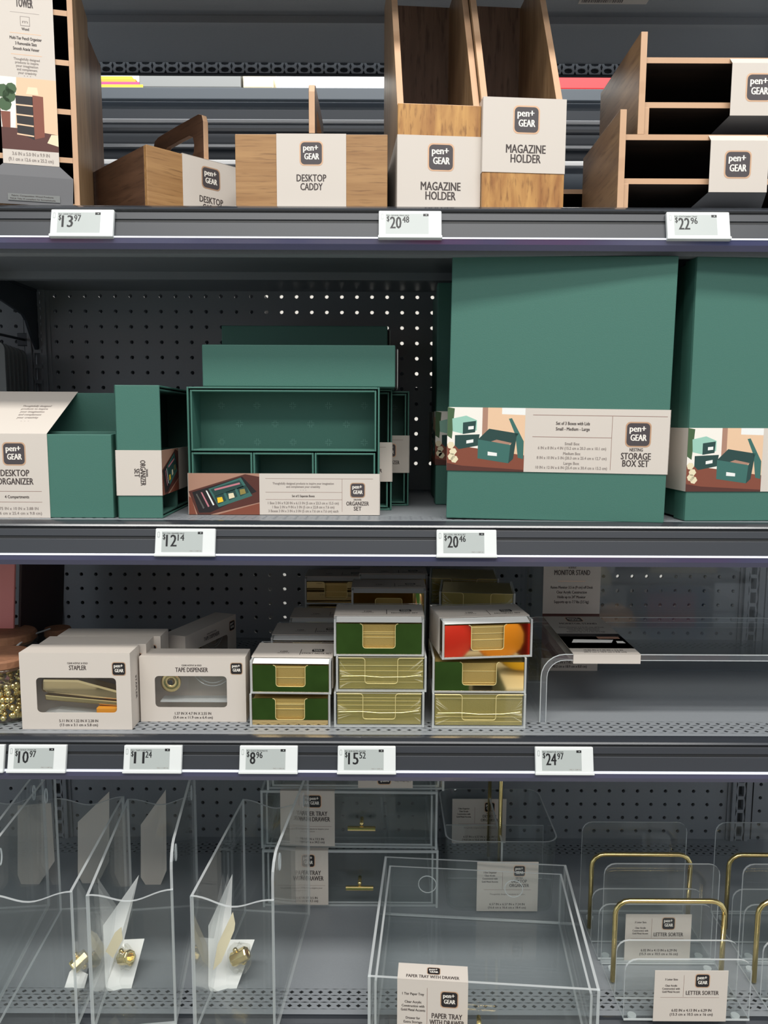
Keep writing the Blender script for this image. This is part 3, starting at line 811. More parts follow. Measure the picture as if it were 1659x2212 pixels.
# ------------------------------------------------------------------ green boxes
def desktop_organizer(label, xr, y):
    W, Dp, hf, hb, e = 25.6, 10.0, 10.0, 15.2, .32
    t = thing('desktop_organizer', label, 'organizer', (xr - W / 2, y, Z2 + .02), 0)
    MB().box(-W / 2, W / 2, 0, e, 0, hf).build('front_panel', 'green', t, .08)
    MB().box(-W / 2, W / 2, Dp - e, Dp, 0, hb).build('back_panel', 'green', t, .08)
    prof = [(e, 0), (e, hf), (2.5, hf + .1), (Dp - 1.4, hb), (Dp - e, hb), (Dp - e, 0)]
    for s in (-1, 1):
        xa = s * (W / 2 - e / 2)
        MB().prism(prof, 'x', xa - e / 2, xa + e / 2).build('side_panel', 'green', t, .05)
    MB().box(-W / 2 + e, W / 2 - e, 3.0, 3.3, .3, 10.3).build('divider', 'green_deep', t, .05)
    for xx in (-3.4, 3.2): MB().box(xx, xx + .3, e, Dp - e, .3, 10).build('divider', 'green_deep', t, .05)
    MB().box(-W / 2 + e, W / 2 - e, e, Dp - e, .1, .4).build('bottom_panel', 'green_deep', t)
    lx0, lx1 = W / 2 - 7.6 - 10.4, W / 2 - 7.6
    mb = MB().box(lx0, lx1, -.08, -.02, 0, hf + .05)
    mb.add([(lx0, -.08, hf + .05), (lx1, -.08, hf + .05), (lx1, Dp + .02, hb + .15), (lx0, Dp + .02, hb + .15)], [(0, 1, 2, 3)])
    lb = mb.build('label_sleeve', 'card', t)
    c = (lx0 + lx1) / 2 + 1.2
    p = Print(); p.logo(c, 7.65, 2.6); p.text('DESKTOP', c, 5.0, .78, 'ink', 3.4); p.text('ORGANIZER', c, 4.0, .78, 'ink', 4.3)
    p.rect(lx0 + .6, lx1 - .9, 3.15, 3.2, 'ink_line'); p.text('4 Compartments', c + .1, 2.35, .36, 'ink', 2.9)
    p.rect(lx0 + .6, lx1 - .9, 1.85, 1.9, 'ink_line')
    p.text('5.75 IN x 10 IN x 3.88 IN', c + .1, .95, .34, 'ink_soft', 5.0); p.text('(14.6 cm x 25.4 cm x 9.8 cm)', c + .1, .38, .34, 'ink_soft', 5.8)
    p.build('label_print', lb, (0, -.08, 0))
    p = Print()
    sl = Vector((0, Dp + .1, hb - hf + .1)); L = sl.length; ev = sl / L
    for k, s in enumerate(('Thoughtfully designed', 'products to inspire', 'your imagination', 'and complement', 'your creativity', '. . .')):
        p.text(s, c + .2, 7.0 - .78 * k, .46, 'ink_soft', (3.6, 3.3, 3.0, 2.8, 2.6, 1.0)[k])
    p.build('flap_print', lb, (0, -.08, hf + .05), (1, 0, 0), ev, (0, -ev.z, ev.y))
xr, _ = PX(243, 1030, 92.8)
desktop_organizer('green desktop organizer with a beige sleeve at the left of the shelf', xr, 92.8)

def organizer_set(label, loc, rz, pose, lab=True, zl=.05):
    """drawer organizer set: shallow outer box 23.6 x 15.7 x 5.1 with inner boxes.
       pose 'stand': opening to the front; 'end': standing on a short side, opening to the right; 'flat': lying, back up"""
    t = thing('organizer_set', label, 'organizer', loc, rz, 'green drawer organizer sets')
    W, H, Dp, e = 23.7, 15.8, 5.1, .22
    if pose == 'flat':
        if loc[1] > 110: Dp = 4.98      # bottom-up: opening turned away behind
        g = lambda x, y, z: (x, z, y)
        mb = MB().box(-W / 2, W / 2, 0, H, 0, Dp)
        mb.build('outer_box', 'green', t, .12)
        mb = MB(); pts = rrect(H * .34, Dp - .2, .3, 4, H * .45, Dp / 2)
        mb.tube([(W / 2 + .35, p[0], p[1]) for p in pts], .06, 5, 0, True)
        mb.build('label_edge', 'card_white', t)
        mb = MB().box(W / 2 + .02, W / 2 + .3, H * .3, H * .62, .1, Dp - .1); mb.build('label_sleeve', 'black', t)
        return t
    if pose == 'end':
        # spine faces front (x: -W5/2..), depth runs back W, height H; opening faces +x
        S = 5.3
        mb = MB(); mb.box(-S / 2, -S / 2 + e, 0, W, 0, H); mb.box(-S / 2, S / 2, 0, e, 0, H); mb.box(-S / 2, S / 2, W - e, W, 0, H)
        mb.box(-S / 2, S / 2, e, W - e, 0, e); mb.box(-S / 2, S / 2, e, W - e, H - e, H)
        mb.build('outer_box', 'green', t, .07)
        for y0, y1, z0, z1 in ((.4, W - .4, 7.6, H - .4), (.4, 7.9, .4, 7.3), (8.1, 15.6, .4, 7.3), (15.8, W - .4, .4, 7.3)):
            mb = MB(); xx0, xx1 = -S / 2 + .4, S / 2 - .08
            mb.box(xx0, xx0 + e, y0, y1, z0, z1); mb.box(xx0, xx1, y0, y0 + e, z0, z1); mb.box(xx0, xx1, y1 - e, y1, z0, z1)
            mb.box(xx0, xx1, y0, y1, z0, z0 + e); mb.box(xx0, xx1, y0, y1, z1 - e, z1)
            mb.build('inner_box', 'green_deep', t, .05)
        if lab:
            z0, z1 = 2.75, 8.15
            mb = MB().box(-S / 2 - .08, S / 2 + .08, -.1, -.03, z0, z1); mb.box(S / 2 + .02, S / 2 + .08, -.1, W, z0, z1); mb.box(-S / 2 - .08, -S / 2 - .02, -.1, W, z0, z1)
            lb = mb.build('label_sleeve', 'card', t)
            p = Print(); p.text('ORGANIZER', .18, 5.45, .62, 'ink', 3.0, rot=-90); p.text('SET', -.52, 5.45, .62, 'ink', 1.0, rot=-90); p.text('DRAWER', .82, 5.45, .24, 'ink', .9, rot=-90)
            p.build('label_print', lb, (0, -.1, 0))
            p = Print(); pic_drawer(p, 0, z0, 8.6, z1 - z0)
            p.rect(8.6, 23, z0, z1, 'card')
            p.build('picture_print', lb, (S / 2 + .08, -.1, 0), (0, 1, 0), (0, 0, 1), (1, 0, 0))
        return t
    mb = MB(); mb.box(-W / 2, W / 2, Dp - e, Dp, 0, H); mb.box(-W / 2, -W / 2 + e, 0, Dp - e, 0, H); mb.box(W / 2 - e, W / 2, 0, Dp - e, 0, H)
    mb.box(-W / 2 + e, W / 2 - e, 0, Dp - e, 0, e); mb.box(-W / 2 + e, W / 2 - e, 0, Dp - e, H - e, H)
    mb.build('outer_box', 'green', t, .07)
    cells = [(-W / 2 + .4, W / 2 - .4, 7.95, H - .36)]
    s = (W - .8) / 3
    for k in range(3): cells.append((-W / 2 + .4 + k * s, -W / 2 + .4 + (k + 1) * s - .12, .36, 7.75))
    for k, (x0, x1, z0, z1) in enumerate(cells):
        mb = MB(); y0, y1 = .12, Dp - .35
        mb.box(x0, x1, y1 - e, y1, z0, z1); mb.box(x0, x0 + e, y0, y1 - e, z0, z1); mb.box(x1 - e, x1, y0, y1 - e, z0, z1)
        mb.box(x0 + e, x1 - e, y0, y1 - e, z0, z0 + e); mb.box(x0 + e, x1 - e, y0, y1 - e, z1 - e, z1)
        ib = mb.build('inner_box', 'green', t, .05)
        if k == 0:
            p = Print()
            for r in range(3):
                for c in range(5):
                    cx = x0 + 2.9 + c * 4.6 - (0 if r % 2 == 0 else -2.3); cz = z0 + 1.0 + r * 2.35
                    if cx > x1 - 1: continue
                    for a, b in ((1, 1), (1, -1), (-1, 1), (-1, -1)):
                        p.rect(cx + a * .12 - .025, cx + a * .12 + .025, cz + min(b * .1, b * .45), cz + max(b * .1, b * .45), 'green_mark')
                        p.rect(cx + min(a * .1, a * .45), cx + max(a * .1, a * .45), cz + b * .12 - .025, cz + b * .12 + .025, 'green_mark')
            p.build('cross_pattern', ib, (0, y1 - e, 0))
    if lab:
        z0, z1 = zl, zl + 5.15
        mb = MB().box(-W / 2 - .05, W / 2 + .05, -.1, -.03, z0, z1); mb.box(W / 2 + .02, W / 2 + .08, -.1, Dp + .05, z0, z1); mb.box(-W / 2 - .08, -W / 2 - .02, -.1, Dp + .05, z0, z1)
        lb = mb.build('label_sleeve', 'card', t)
        p = Print(); pic_drawer(p, -W / 2, .05, 8.8, z1 - z0)
        p.rect(-2.3, W / 2 - .8, 4.55, 4.59, 'ink_line'); z0_ = z0 - .05; p.rect(7.2, 7.24, .45, 4.55, 'ink_line'); p.rect(-2.3, 7.2, 2.85, 2.89, 'ink_line'); p.rect(-2.3, 7.2, 1.95, 1.99, 'ink_line')
        p.text('Thoughtfully designed products to inspire your imagination', 2.4, 3.85, .27, 'ink_soft', 7.6); p.text('and complement your creativity', 2.4, 3.45, .27, 'ink_soft', 4.2); p.text('. . .', 2.4, 3.15, .2, 'ink', .7)
        p.text('Set of 5 Separate Boxes', 2.4, 2.28, .28, 'ink', 2.8)
        for k, s in enumerate(('1 Box 2 IN x 9.20 IN x 6.13 IN (5 cm x 23.3 cm x 15.5 cm)', '1 Box 2 IN x 9 IN x 3 IN (5 cm x 22.8 cm x 7.6 cm)', '3 Boxes 3 IN x 3 IN x 3 IN (5 cm x 7.6 cm x 7.6 cm) each')):
            p.text(s, 2.4, 1.38 - .5 * k, .32, 'ink_soft', (8.8, 7.7, 8.7)[k])
        p.logo(9.15, 3.15, 1.75); p.text('DRAWER', 9.15, 1.88, .2, 'ink', .95); p.text('ORGANIZER', 9.15, 1.25, .5, 'ink', 2.8); p.text('SET', 9.15, .62, .5, 'ink', .95)
        p.build('label_print', lb, (0, -.1, z0_))
    return t
xc, _ = PX(302, 1060, 92.6)
organizer_set('green organizer box standing on end with a narrow beige band', (xc, 92.6, Z2 + .02), 2, 'end')
xc, _ = PX(613, 1000, 96.4)
organizer_set('open green drawer organizer set facing front with picture band', (xc, 96.4, Z2 + .02), 0, 'stand')
organizer_set('green organizer box lying flat on top of the open set', (xc + 1.9, 96.9, Z2 + 15.86), 0, 'flat')
organizer_set('green organizer set directly behind the open front one', (xc + 1.6, 102.2, Z2 + .02), 0, 'stand', zl=3.8)
organizer_set('green organizer set third in the row behind the open one', (xc + 4.0, 107.8, Z2 + .02), 0, 'stand', zl=4.6)
organizer_set('dark green organizer box lying far back above the others', (xc + 1.0, 113.2, Z2 + 20.2), 0, 'flat')
organizer_set('dark green organizer box lying under the farthest one', (xc + 1.6, 113.3, Z2 + 15.06), 0, 'flat')
for q, nm in enumerate(('lowest', 'second', 'third')): organizer_set('%s organizer box of the flat pile at the back of the shelf' % nm, (xc + 2.0 - .2 * q, 113.4, Z2 + .02 + 5.01 * q), 0, 'flat')

def storage_box(label, loc, rz, zl, lean=0):
    t = thing('storage_box', label, 'box', loc, rz, 'green nesting storage box sets', ry=lean)
    W, H, Dp = 25.6, 30.6, 15.2
    # box body lies behind, lid faces the front (sets stand on edge)
    MB().box(-W / 2 + .25, W / 2 - .25, 2.5, Dp, .2, H - .2).build('box_body', 'green', t, .15)
    mb = MB().box(-W / 2, W / 2, 0, .3, 0, H)
    for a in ((-W / 2, -W / 2 + .25, .3, 3.2, 0, H), (W / 2 - .25, W / 2, .3, 3.2, 0, H), (-W / 2 + .25, W / 2 - .25, .3, 3.2, 0, .25), (-W / 2 + .25, W / 2 - .25, .3, 3.2, H - .25, H)):
        mb.box(*a)
    mb.build('box_lid', 'green', t, .12)
    z0, z1 = zl, zl + 7.5; g = .06
    mb = MB().box(-W / 2 - .1, W / 2 + .1, -.1, -.03, z0, z1)
    for s in (-1, 1):
        xa = s * (W / 2 + .07); mb.box(xa - .03, xa + .03, -.1, Dp, z0, z1)
    lb = mb.build('label_sleeve', 'card', t)
    p = Print(); W2 = W / 2 + .1; v = z0
    pic_boxes(p, -W2, v, 9.1, 7.5)
    p.rect(-2.9, W2 - .35, v + 6.68, v + 6.74, 'ink_line'); p.rect(6.25, 6.3, v + .4, v + 6.68, 'ink_line'); p.rect(-2.9, 6.25, v + 4.13, v + 4.19, 'ink_line')
    p.text('Set of 3 Boxes with Lids', 1.75, v + 5.6, .38, 'ink', 3.9); p.text('Small - Medium - Large', 1.75, v + 4.95, .38, 'ink', 3.9)
    for k, s in enumerate(('Small Box', '6 IN x 8 IN x 4 IN (15.2 cm x 20.3 cm x 10.1 cm)', 'Medium Box', '8 IN x 10 IN x 5 IN (20.3 cm x 25.4 cm x 12.7 cm)', 'Large Box', '10 IN x 12 IN x 6 IN (25.4 cm x 30.4 cm x 15.2 cm)')):
        p.text(s, 1.75, v + 3.25 - .575 * k + (.05 if k % 2 else 0), .33, 'ink_soft', (1.7, 7.9, 2.0, 8.1, 1.8, 8.3)[k])
    p.logo(9.3, v + 4.6, 2.75); p.text('NESTING', 9.15, v + 2.65, .38, 'ink', 1.5)
    p.text('STORAGE', 9.15, v + 1.7, .78, 'ink', 3.4); p.text('BOX SET', 9.15, v + .85, .78, 'ink', 3.0)
    p.build('label_print', lb, (0, -.1, 0))
    p = Print(); pic_boxes(p, 0, z0, 9, 7.5)
    p.rect(0, 9, z0, z1, 'card', 1.0)
    p.build('side_print', lb, (-W / 2 - .1, 9, 0), (0, -1, 0), (0, 0, 1), (-1, 0, 0)) if 'behind' in label else None
    return t
xc, _ = PX(1200, 1000, 92.0)
storage_box('large green storage box set standing upright with a full picture band', (xc, 92.0, Z2 + .03), -4.5, 5.75, .6)
storage_box('green storage box set hidden behind the large one', (xc - .2, 109.5, Z2 + .03), 0, 5.6)
xc, _ = PX(1712, 1000, 92.6)
storage_box('green storage box set cut off by the right edge', (xc, 92.6, Z2 + .03), 3, 3.55)
storage_box('green storage box set behind the one at the right edge', (xc + .6, 110, Z2 + .03), 0, 3.5)

# ------------------------------------------------------------------ left neighbours
t0 = thing('peg_hook', 'dark wire peg hook holding the grey boards at the far left', 'hook', (-60.8, DB - .3, 13.4))
MB().tube([(0, 0, 0), (0, -12, 0), (0, -14.5, .2), (0, -15.2, .9)], .22, 8).build('hook_wire', 'steel_dark', t0, 0, True)
MB().box(-1.1, 1.1, -.35, .1, -1, 1.1).build('hook_plate', 'steel_dark', t0, .1)
for k, pos in enumerate(('nearest', 'second', 'third', 'fourth', 'fifth', 'rearmost')):
    D = 118.6 + 2.3 * k; x1, z1 = PX(9 + 9.0 * k, 738 + 3.3 * k, D)
    pts = rrect(16, 28, 1.0, 3, x1 - 8, z1 - 14)
    o = MB().prism(pts, 'y', 0, .45).build('hanging_board', 'grey_board', None, .05, loc=(0, D, 0))
    tag(o, '%s grey board hanging from the wire hook at the far left' % pos, 'board', 'grey boards hanging in the next bay')

# shelf three, left end: jars of gold beads, pink folder, brown binders
o = MB().box(-9, 0, 0, .5, 0, 20.5).build('pink_folder', 'pink', None, .1, loc=(PX(17, 1300, 108)[0], 108, Z3)); o.rotation_euler = (0, R(4), 0)
tag(o, 'pink folder standing upright at the left edge', 'folder')
for k, pos in enumerate(('nearest', 'second', 'third', 'last')):
    x1, _ = PX(34 + 13 * k, 1300, 109 + 3 * k)
    o = MB().box(-.4, 0, 0, 10, 0, 20.2).build('brown_binder', 'brown_dark', None, .15, loc=(x1, 108.8 + 3 * k, Z3)); o.rotation_euler = (0, R(4), 0)
    tag(o, '%s of the dark brown binders beside the pink folder' % pos, 'binder', 'brown binders beside the pink folder')

def jar(label, x, y, h, r, beads, kz=Z3):
    t = thing('bead_jar', label, 'jar', (x, y, kz), 0, 'corked glass jars')
    hb = h - 1.9
    prof = [(.01, .1), (r * .7, .1), (r * .94, .5), (r, 1.2), (r, hb - 1.6), (r * .95, hb - .7), (r * .86, hb - .1), (r * .86, hb + .3), (r * .92, hb + .4), (r * .92, hb + .75), (r * .80, hb + .75)]
    MB().lathe(prof, 28).build('glass_body', 'glass', t, 0, True)
    prof = [(.01, hb + .3), (r * .78, hb + .3), (r * .86, hb + .8), (r * .90, hb + .85), (r * .90, h - .25), (r * .85, h), (.01, h)]
    MB().lathe(prof, 28).build('cork_lid', 'cork', t, 0, False)
    if beads:
        random.seed(int(x * 10)); mb = MB()
        for _ in range(beads):
            a = random.uniform(0, 6.28); rr = (r - .75) * math.sqrt(random.random()) if random.random() < .3 else r - .75
            mb.ball((rr * math.cos(a), rr * math.sin(a), random.uniform(.7, hb - 1.2)), random.uniform(.34, .46), 0, 8, 6)
        for _ in range(18):
            a = random.uniform(0, 6.28); b = a + random.uniform(-.5, .5); z0 = random.uniform(1, hb - 1)
            mb.tube([((r - .4) * math.cos(a), (r - .4) * math.sin(a), z0), ((r - .45) * math.cos(b), (r - .45) * math.sin(b), z0 + random.uniform(-1, 1))], .05, 5)
        o = mb.build('gold_pins', 'gold', t, 0, True); o['kind'] = 'stuff'
jar('front glass jar of gold pins with cork lid beside the stapler box', -49.4, 97.2, 8.2, 4.4, 190)
jar('cork lidded jar behind the front jar at the left edge', -52.8, 106.4, 8.6, 4.3, 60)
jar('small cork lidded jar half hidden behind the stapler boxes', -48.2, 112.2, 7.6, 2.1, 0)
# clear bent strip leaning over the jars
mb = MB()
pts = [PX(a, b, c) + (c,) for a, b, c in ((-30, 1452, 99), (10, 1418, 101), (45, 1388, 104), (78, 1368, 107), (108, 1358, 110))]
vs = []
for x, z, D in pts: vs += [(x, D, z), (x + .4, D + 1.2, z - 3.2)]
mb.add(vs, [(2 * i, 2 * i + 1, 2 * i + 3, 2 * i + 2) for i in range(4)], 0)
mb.tube([(x, D, z) for x, z, D in pts], .12, 6, 1)
o = mb.build('plastic_card', ['window_film', 'acrylic_edge']); o.location.z = CAMZ * .01
tag(o, 'clear bent plastic card leaning over the jars', 'card')

# ------------------------------------------------------------------ stapler and tape dispenser boxes
def window_box(name, label, loc, rz, W, H, Dp, win, group, text, dims, logo, inside):
    t = thing(name, label, 'box', loc, rz, group)
    u0, u1, v0, v1 = win; th = .06
    mb = MB()
    cx, cz = (u0 + u1) / 2, (v0 + v1) / 2
    inner = rrect(u1 - u0, v1 - v0, .5, 4, cx, cz)
    outer = []
    for x, z in inner:     # spread the opening's outline on the panel border
        dx, dz = x - cx, z - cz
        k = min((W / 2 - cx) / dx if dx > 0 else (W / 2 + cx) / -dx if dx < 0 else 1e9, (H - cz) / dz if dz > 0 else cz / -dz if dz < 0 else 1e9)
        outer.append((cx + dx * k, cz + dz * k))
    # make sure the corners are exact
    for c in ((W / 2, H), (-W / 2, H), (-W / 2, 0), (W / 2, 0)):
        j = min(range(len(outer)), key=lambda i: (outer[i][0] - c[0]) ** 2 + (outer[i][1] - c[1]) ** 2); outer[j] = c
    mb.frame(outer, inner, 'y', 0, th)
    mb.box(-W / 2, W / 2, Dp - th, Dp, 0, H); mb.box(-W / 2, -W / 2 + th, th, Dp - th, 0, H); mb.box(W / 2 - th, W / 2, th, Dp - th, 0, H)
    mb.box(-W / 2 + th, W / 2 - th, th, Dp - th, 0, th); mb.box(-W / 2 + th, W / 2 - th, th, Dp - th, H - th, H)
    body = mb.build('carton', 'card', t)
    MB().box(u0 - .3, u1 + .3, th + .02, th + .05, v0 - .3, v1 + .3).build('window', 'window_film', t)
    p = Print()
    p.text('CLEAR ACRYLIC & GOLD', text[1], text[2] + .75, .22, 'ink', 2.5); p.text(text[0], text[1], text[2], .58, 'ink', text[3])
    p.build('title_print', body, (0, 0, 0)); p = Print()
    for k, s in enumerate(dims): p.text(s, text[1] * .6, .95 - .52 * k, .34, 'ink', (4.8, 4.7)[k] if name == 'stapler_box' else (4.6, 5.0)[k])
    p.build('size_print', body, (0, 0, 0)); p = Print()
    p.logo(logo[0], logo[1], logo[2], 'black', ring='copper')
    p.build('logo_print', body, (0, 0, 0))
    if name == 'stapler_box':
        p = Print(); p.text('STAPLER', 0, 0, .5, 'ink', 3.0, rot=-90)
        p.build('side_print', body, (W / 2, 1.8, 4.8), (0, 1, 0), (0, 0, 1), (1, 0, 0))
    if inside: inside(t)
    return t
def stapler_inside(t):
    mb = MB(); mb.prism([(-4.6, 6.2), (-4.7, 4.6), (-4.2, 4.4), (5.6, 3.3), (5.6, 4.6), (0, 6.15)], 'y', .7, 2.6); s = mb.build('stapler_arm', 'gold_mirror', t, .35)
    MB().prism([(-4.3, 4.1), (-4.2, 3.4), (5.6, 2.6), (5.6, 3.2)], 'y', .9, 2.4).build('staple_magazine', 'gold', t, .12)
    MB().prism([(-5, .5), (5.6, .5), (5.6, 1.3), (-3, 2.0), (-4.6, 1.6)], 'y', .6, 2.8, 0, 1).build('acrylic_base', ['acrylic', 'acrylic_edge'], t, .08)
    MB().box(2.3, 5.6, .4, 2.7, 1.3, 2.6).build('orange_pad', 'orange', t, .05)
def tape_inside(t):
    h = MB().lathe([(.25, 0), (.3, .15), (1.25, .3), (1.3, .2), (1.3, 0)], 26).build('gold_hub', 'gold', t, 0, True)
    h.rotation_euler = (R(90), 0, 0); h.location = (-.030, .009, .0495)
    MB().lathe([(.01, .32), (.3, .32)], 14).build('hub_hole', 'black', h)
    mb = MB()
    for r in (2.2, 2.6): mb.tube([(2.3 + r * math.cos(R(a)), 1.0, 7.0 + r * math.sin(R(a))) for a in range(195, 346, 10)], .05, 5)
    mb.box(-4.4, 4.4, .8, 2.8, 2.3, 2.45)
    mb.build('acrylic_base', 'acrylic_edge', t)
SW, SH, SD = 13.6, 9.75, 3.7
xc, _ = PX(164, 1500, 92.6)
for k, lb in enumerate(('front beige stapler box with a window showing the gold stapler', 'second beige stapler box directly behind the front one', 'third beige stapler box at the back of its row')):
    window_box('stapler_box', lb, (xc + (0, 1.0, 2.0)[k] * .8, 92.6 + (SD + .08) * k, Z3 + .02), (0, 1.5, 0)[k], SW, SH, SD, (-4.85, 5.0, 2.15, 6.6), 'beige stapler boxes',
               ('STAPLER', .35, 7.6, 2.1), ('5.11 IN X 1.22 IN X 2.28 IN', '(13 cm x 3.1 cm x 5.8 cm)'), (5.4, 7.75, 1.6), stapler_inside if k == 0 else None)
TW, TH, TD = 13.4, 8.5, 3.6
xc, _ = PX(417, 1500, 95.2)
TD_ = ('1.37 IN X 4.7 IN X 2.55 IN', '(3.4 cm x 11.9 cm x 6.4 cm)')
window_box('tape_dispenser_box', 'front beige tape dispenser box with a window showing the gold hub', (xc, 95.2, Z3 + .02), 0, TW, TH, TD, (-4.8, 4.3, 1.9, 6.0), 'beige tape dispenser boxes',
           ('TAPE DISPENSER', -.1, 6.55, 4.1), TD_, (5.55, 7.0, 1.45), tape_inside)
a = R(70); cx0, _ = PX(400, 1380, 104.5)
window_box('tape_dispenser_box', 'beige tape dispenser box turned sideways at the back', (cx0 + 6.7 * math.cos(a), 104.5 + 6.7 * math.sin(a), Z3 + .02), 70, TW, TH, TD, (-4.8, 4.3, 1.9, 6.0), 'beige tape dispenser boxes',
           ('TAPE DISPENSER', -.1, 6.55, 4.1), TD_, (5.55, 7.0, 1.45), tape_inside)

# ------------------------------------------------------------------ gold note holders
def notch(W, H, nw, nd, r=.35, flip=False):
    """front plate outline with a U notch from the top"""
    a = nw / 2
    pts = [(-W / 2, 0), (W / 2, 0), (W / 2, H), (a + r, H)]
    pts += [(a + r - r * math.sin(R(t)), H - r + r * math.cos(R(t))) for t in (30, 60, 90)]
    zb = H - nd
    pts += [(a - r + r * math.cos(R(t)), zb + r - r * math.sin(R(t))) for t in (0, 30, 60, 90)]
    pts += [(-a + r - r * math.sin(R(t)), zb + r - r * math.cos(R(t))) for t in (0, 30, 60, 90)]
    pts += [(-a - r + r * math.cos(R(t)), H - r + r * math.sin(R(t))) for t in (0, 30, 60, 90)]
    pts += [(-W / 2, H)]
    return pts
def note_holder(label, loc, rz, W, H, Dp, kind, top=True, sticky=False, flip=False, group='gold note holders'):
    t = thing('note_holder', label, 'note holder', loc, rz, group)
    e = .28
    mb = MB()
    mb.plate(-W / 2, -W / 2 + e, 0, Dp, 0, H); mb.plate(W / 2 - e, W / 2, 0, Dp, 0, H)
    mb.plate(-W / 2 + e, W / 2 - e, 0, Dp, 0, e); mb.plate(-W / 2 + e, W / 2 - e, Dp - e, Dp, e, H)
    mb.build('acrylic_case', ['acrylic', 'acrylic_edge'], t, .04)
    nw = W * .36; hh = H - e - (.55 if kind == 'mirror' else .15)
    if flip: hh = H - .7
    out = notch(W - 2 * e - .1, hh, nw, hh * .80)
    ft = .1
    if kind == 'mirror':
        if flip: out = [(x, hh - z) for x, z in out]
        mb = MB().prism(out, 'y', 0, ft)
        mb.v = [(x, y + .06, z + e) for x, y, z in mb.v]
        fp = mb.build('front_plate', 'gold_mirror', t, 0)
        rim = [p for p in out[2:] if True]
        mb = MB().tube([(p[0], .02, p[1] + e) for p in out[3:-1]], .045, 5); mb.build('plate_rim', 'gold_line', fp)
    else:
        mb = MB().tube([(p[0], .0, p[1] + e) for p in out[2:]], .05, 5); mb.build('plate_rim', 'gold_line', t)
        mb = MB().plate(-W / 2 + e, W / 2 - e, .05, .2, e, H - .1); mb.build('front_plate', ['acrylic', 'acrylic_edge'], t)
    # pad of sheets
    yy = .32
    n = 9; z = e + .02; random.seed(int(loc[0] * 31 + loc[2] * 17))
    mb = MB(); hp = H - e - (.75 if kind == 'mirror' else .22)
    zs = sorted([random.uniform(.08, .95) for _ in range(3 if kind == 'mirror' else 4)])
    cuts = [0] + zs + [1]
    for i in range(len(cuts) - 1):
        a_, b_ = z + hp * cuts[i], z + hp * cuts[i + 1]
        q = random.uniform(0, .05)
        mb.box(-W / 2 + e + .12, W / 2 - e - .12, yy + q, Dp - e - .1, a_ + .02, b_ - .02, 0)
        if i: mb.box(-W / 2 + e + .13, W / 2 - e - .13, yy - .02, Dp - e - .12, a_ - .025, a_ + .025, 1)
    mb.build('note_pad', ['gold_paper' if kind == 'mirror' else 'gold_olive', 'gold_line'], t)
    if kind == 'wrap':       # creased shrink film
        random.seed(int(loc[0] * 7 + loc[2] * 13)); mb = MB()
        for s in (-1, 1):
            x0 = s * (W / 2 - e - .25); zc = H * random.uniform(.35, .6)
            for k in range(7):
                zz = e + (H - e) * random.uniform(.05, .95); L = random.uniform(.6, 1.9)
                mb.add([(x0, -.03, zz), (x0, -.03, zz + random.uniform(.08, .22)), (x0 - s * L, -.05, zc + (zz - zc) * .35)], [(0, 1, 2)], 0)
        zz = H * random.uniform(.38, .5)
        mb.tube([(-W / 2 + .7, -.03, zz), (-W * .2, -.03, zz + .05), (0, -.03, zz - .12), (W * .25, -.03, zz - .08), (W / 2 - .7, -.03, zz + .18)], .035, 4, 1)
        mb.build('shrink_film', ['film_crease', 'gold_line'], t)
    if top:
        dz = H + .02
        mb = MB().box(-W / 2 - .04, W / 2 + .04, 1.7 if not sticky else 1.4, Dp - 1.0, dz, dz + .06)
        for s in (-1, 1): mb.box(s * (W / 2 + .05) - .03, s * (W / 2 + .05) + .03, 1.7, Dp - 1.0, H * .05, dz + .06)
        mb.add([(-W / 2 + e, .3, H - .45), (W / 2 - e, .3, H - .45), (W / 2 - e, 1.8, H - .05), (-W / 2 + e, 1.8, H - .05)], [(0, 1, 2, 3)], 1)
        lb = mb.build('label_sleeve', ['card', 'card_white'], t)
        p = Print()
        q = 1.6
        p.text('100', -W * .13, q + 1.9, .5, 'ink', .9); p.text('SHEETS', -W * .13, q + 1.35, .3, 'ink_soft', 1.5)
        p.rect(W * .08, W * .085 + .03, q + .8, q + 3.2, 'ink')
        p.logo(W * .30, q + 2.7, 1.6, 'black', 0, None, .75); p.text('STICKY NOTE SET' if sticky else 'NOTEPAD SET', W * .29, q + 1.2, .45, 'ink', 3.8 if sticky else 3.4)
        p.build('sleeve_print', lb, (0, .0, dz + .06), (1, 0, 0), (0, 1, 0), (0, 0, 1))
    return t
xl, _ = PX(627, 1500, 94.0); xm, _ = PX(820, 1500, 94.0); xr_, _ = PX(1034, 1500, 94.0)
HL, HM = 4.25, 4.5
D0 = 93.6
note_holder('lower front gold note holder of the left pair', (xl, D0, Z3 + .02), 0, 10.1, HL, 8.6, 'mirror', False, True)
note_holder('upper front gold note holder of the left pair with sticky note sleeve', (xl + .1, D0, Z3 + .04 + HL), -1, 10.1, HL, 8.6, 'mirror', True, True)
note_holder('bottom shrink-wrapped note holder of the middle stack', (xm - .05, D0, Z3 + .02), 0, 11.3, HM, 8.6, 'wrap', False)
note_holder('shrink-wrapped note holder in the middle of the centre stack', (xm + .2, D0 + .2, Z3 + .04 + HM), 0, 11.3, HM, 8.6, 'wrap', False)
note_holder('gold fronted note holder on top of the middle stack', (xm - .1, D0 + .3, Z3 + .08 + 2 * HM), 0, 11.2, HM + .2, 8.6, 'mirror', True)
note_holder('bottom shrink-wrapped note holder of the right stack', (xr_, D0 - .2, Z3 + .02), 0, 11.7, HM, 8.6, 'wrap', False)
note_holder('gold fronted note holder in the middle of the right stack', (xr_ + .0, D0, Z3 + .04 + HM), 0, 11.7, HM, 8.6, 'mirror', False)
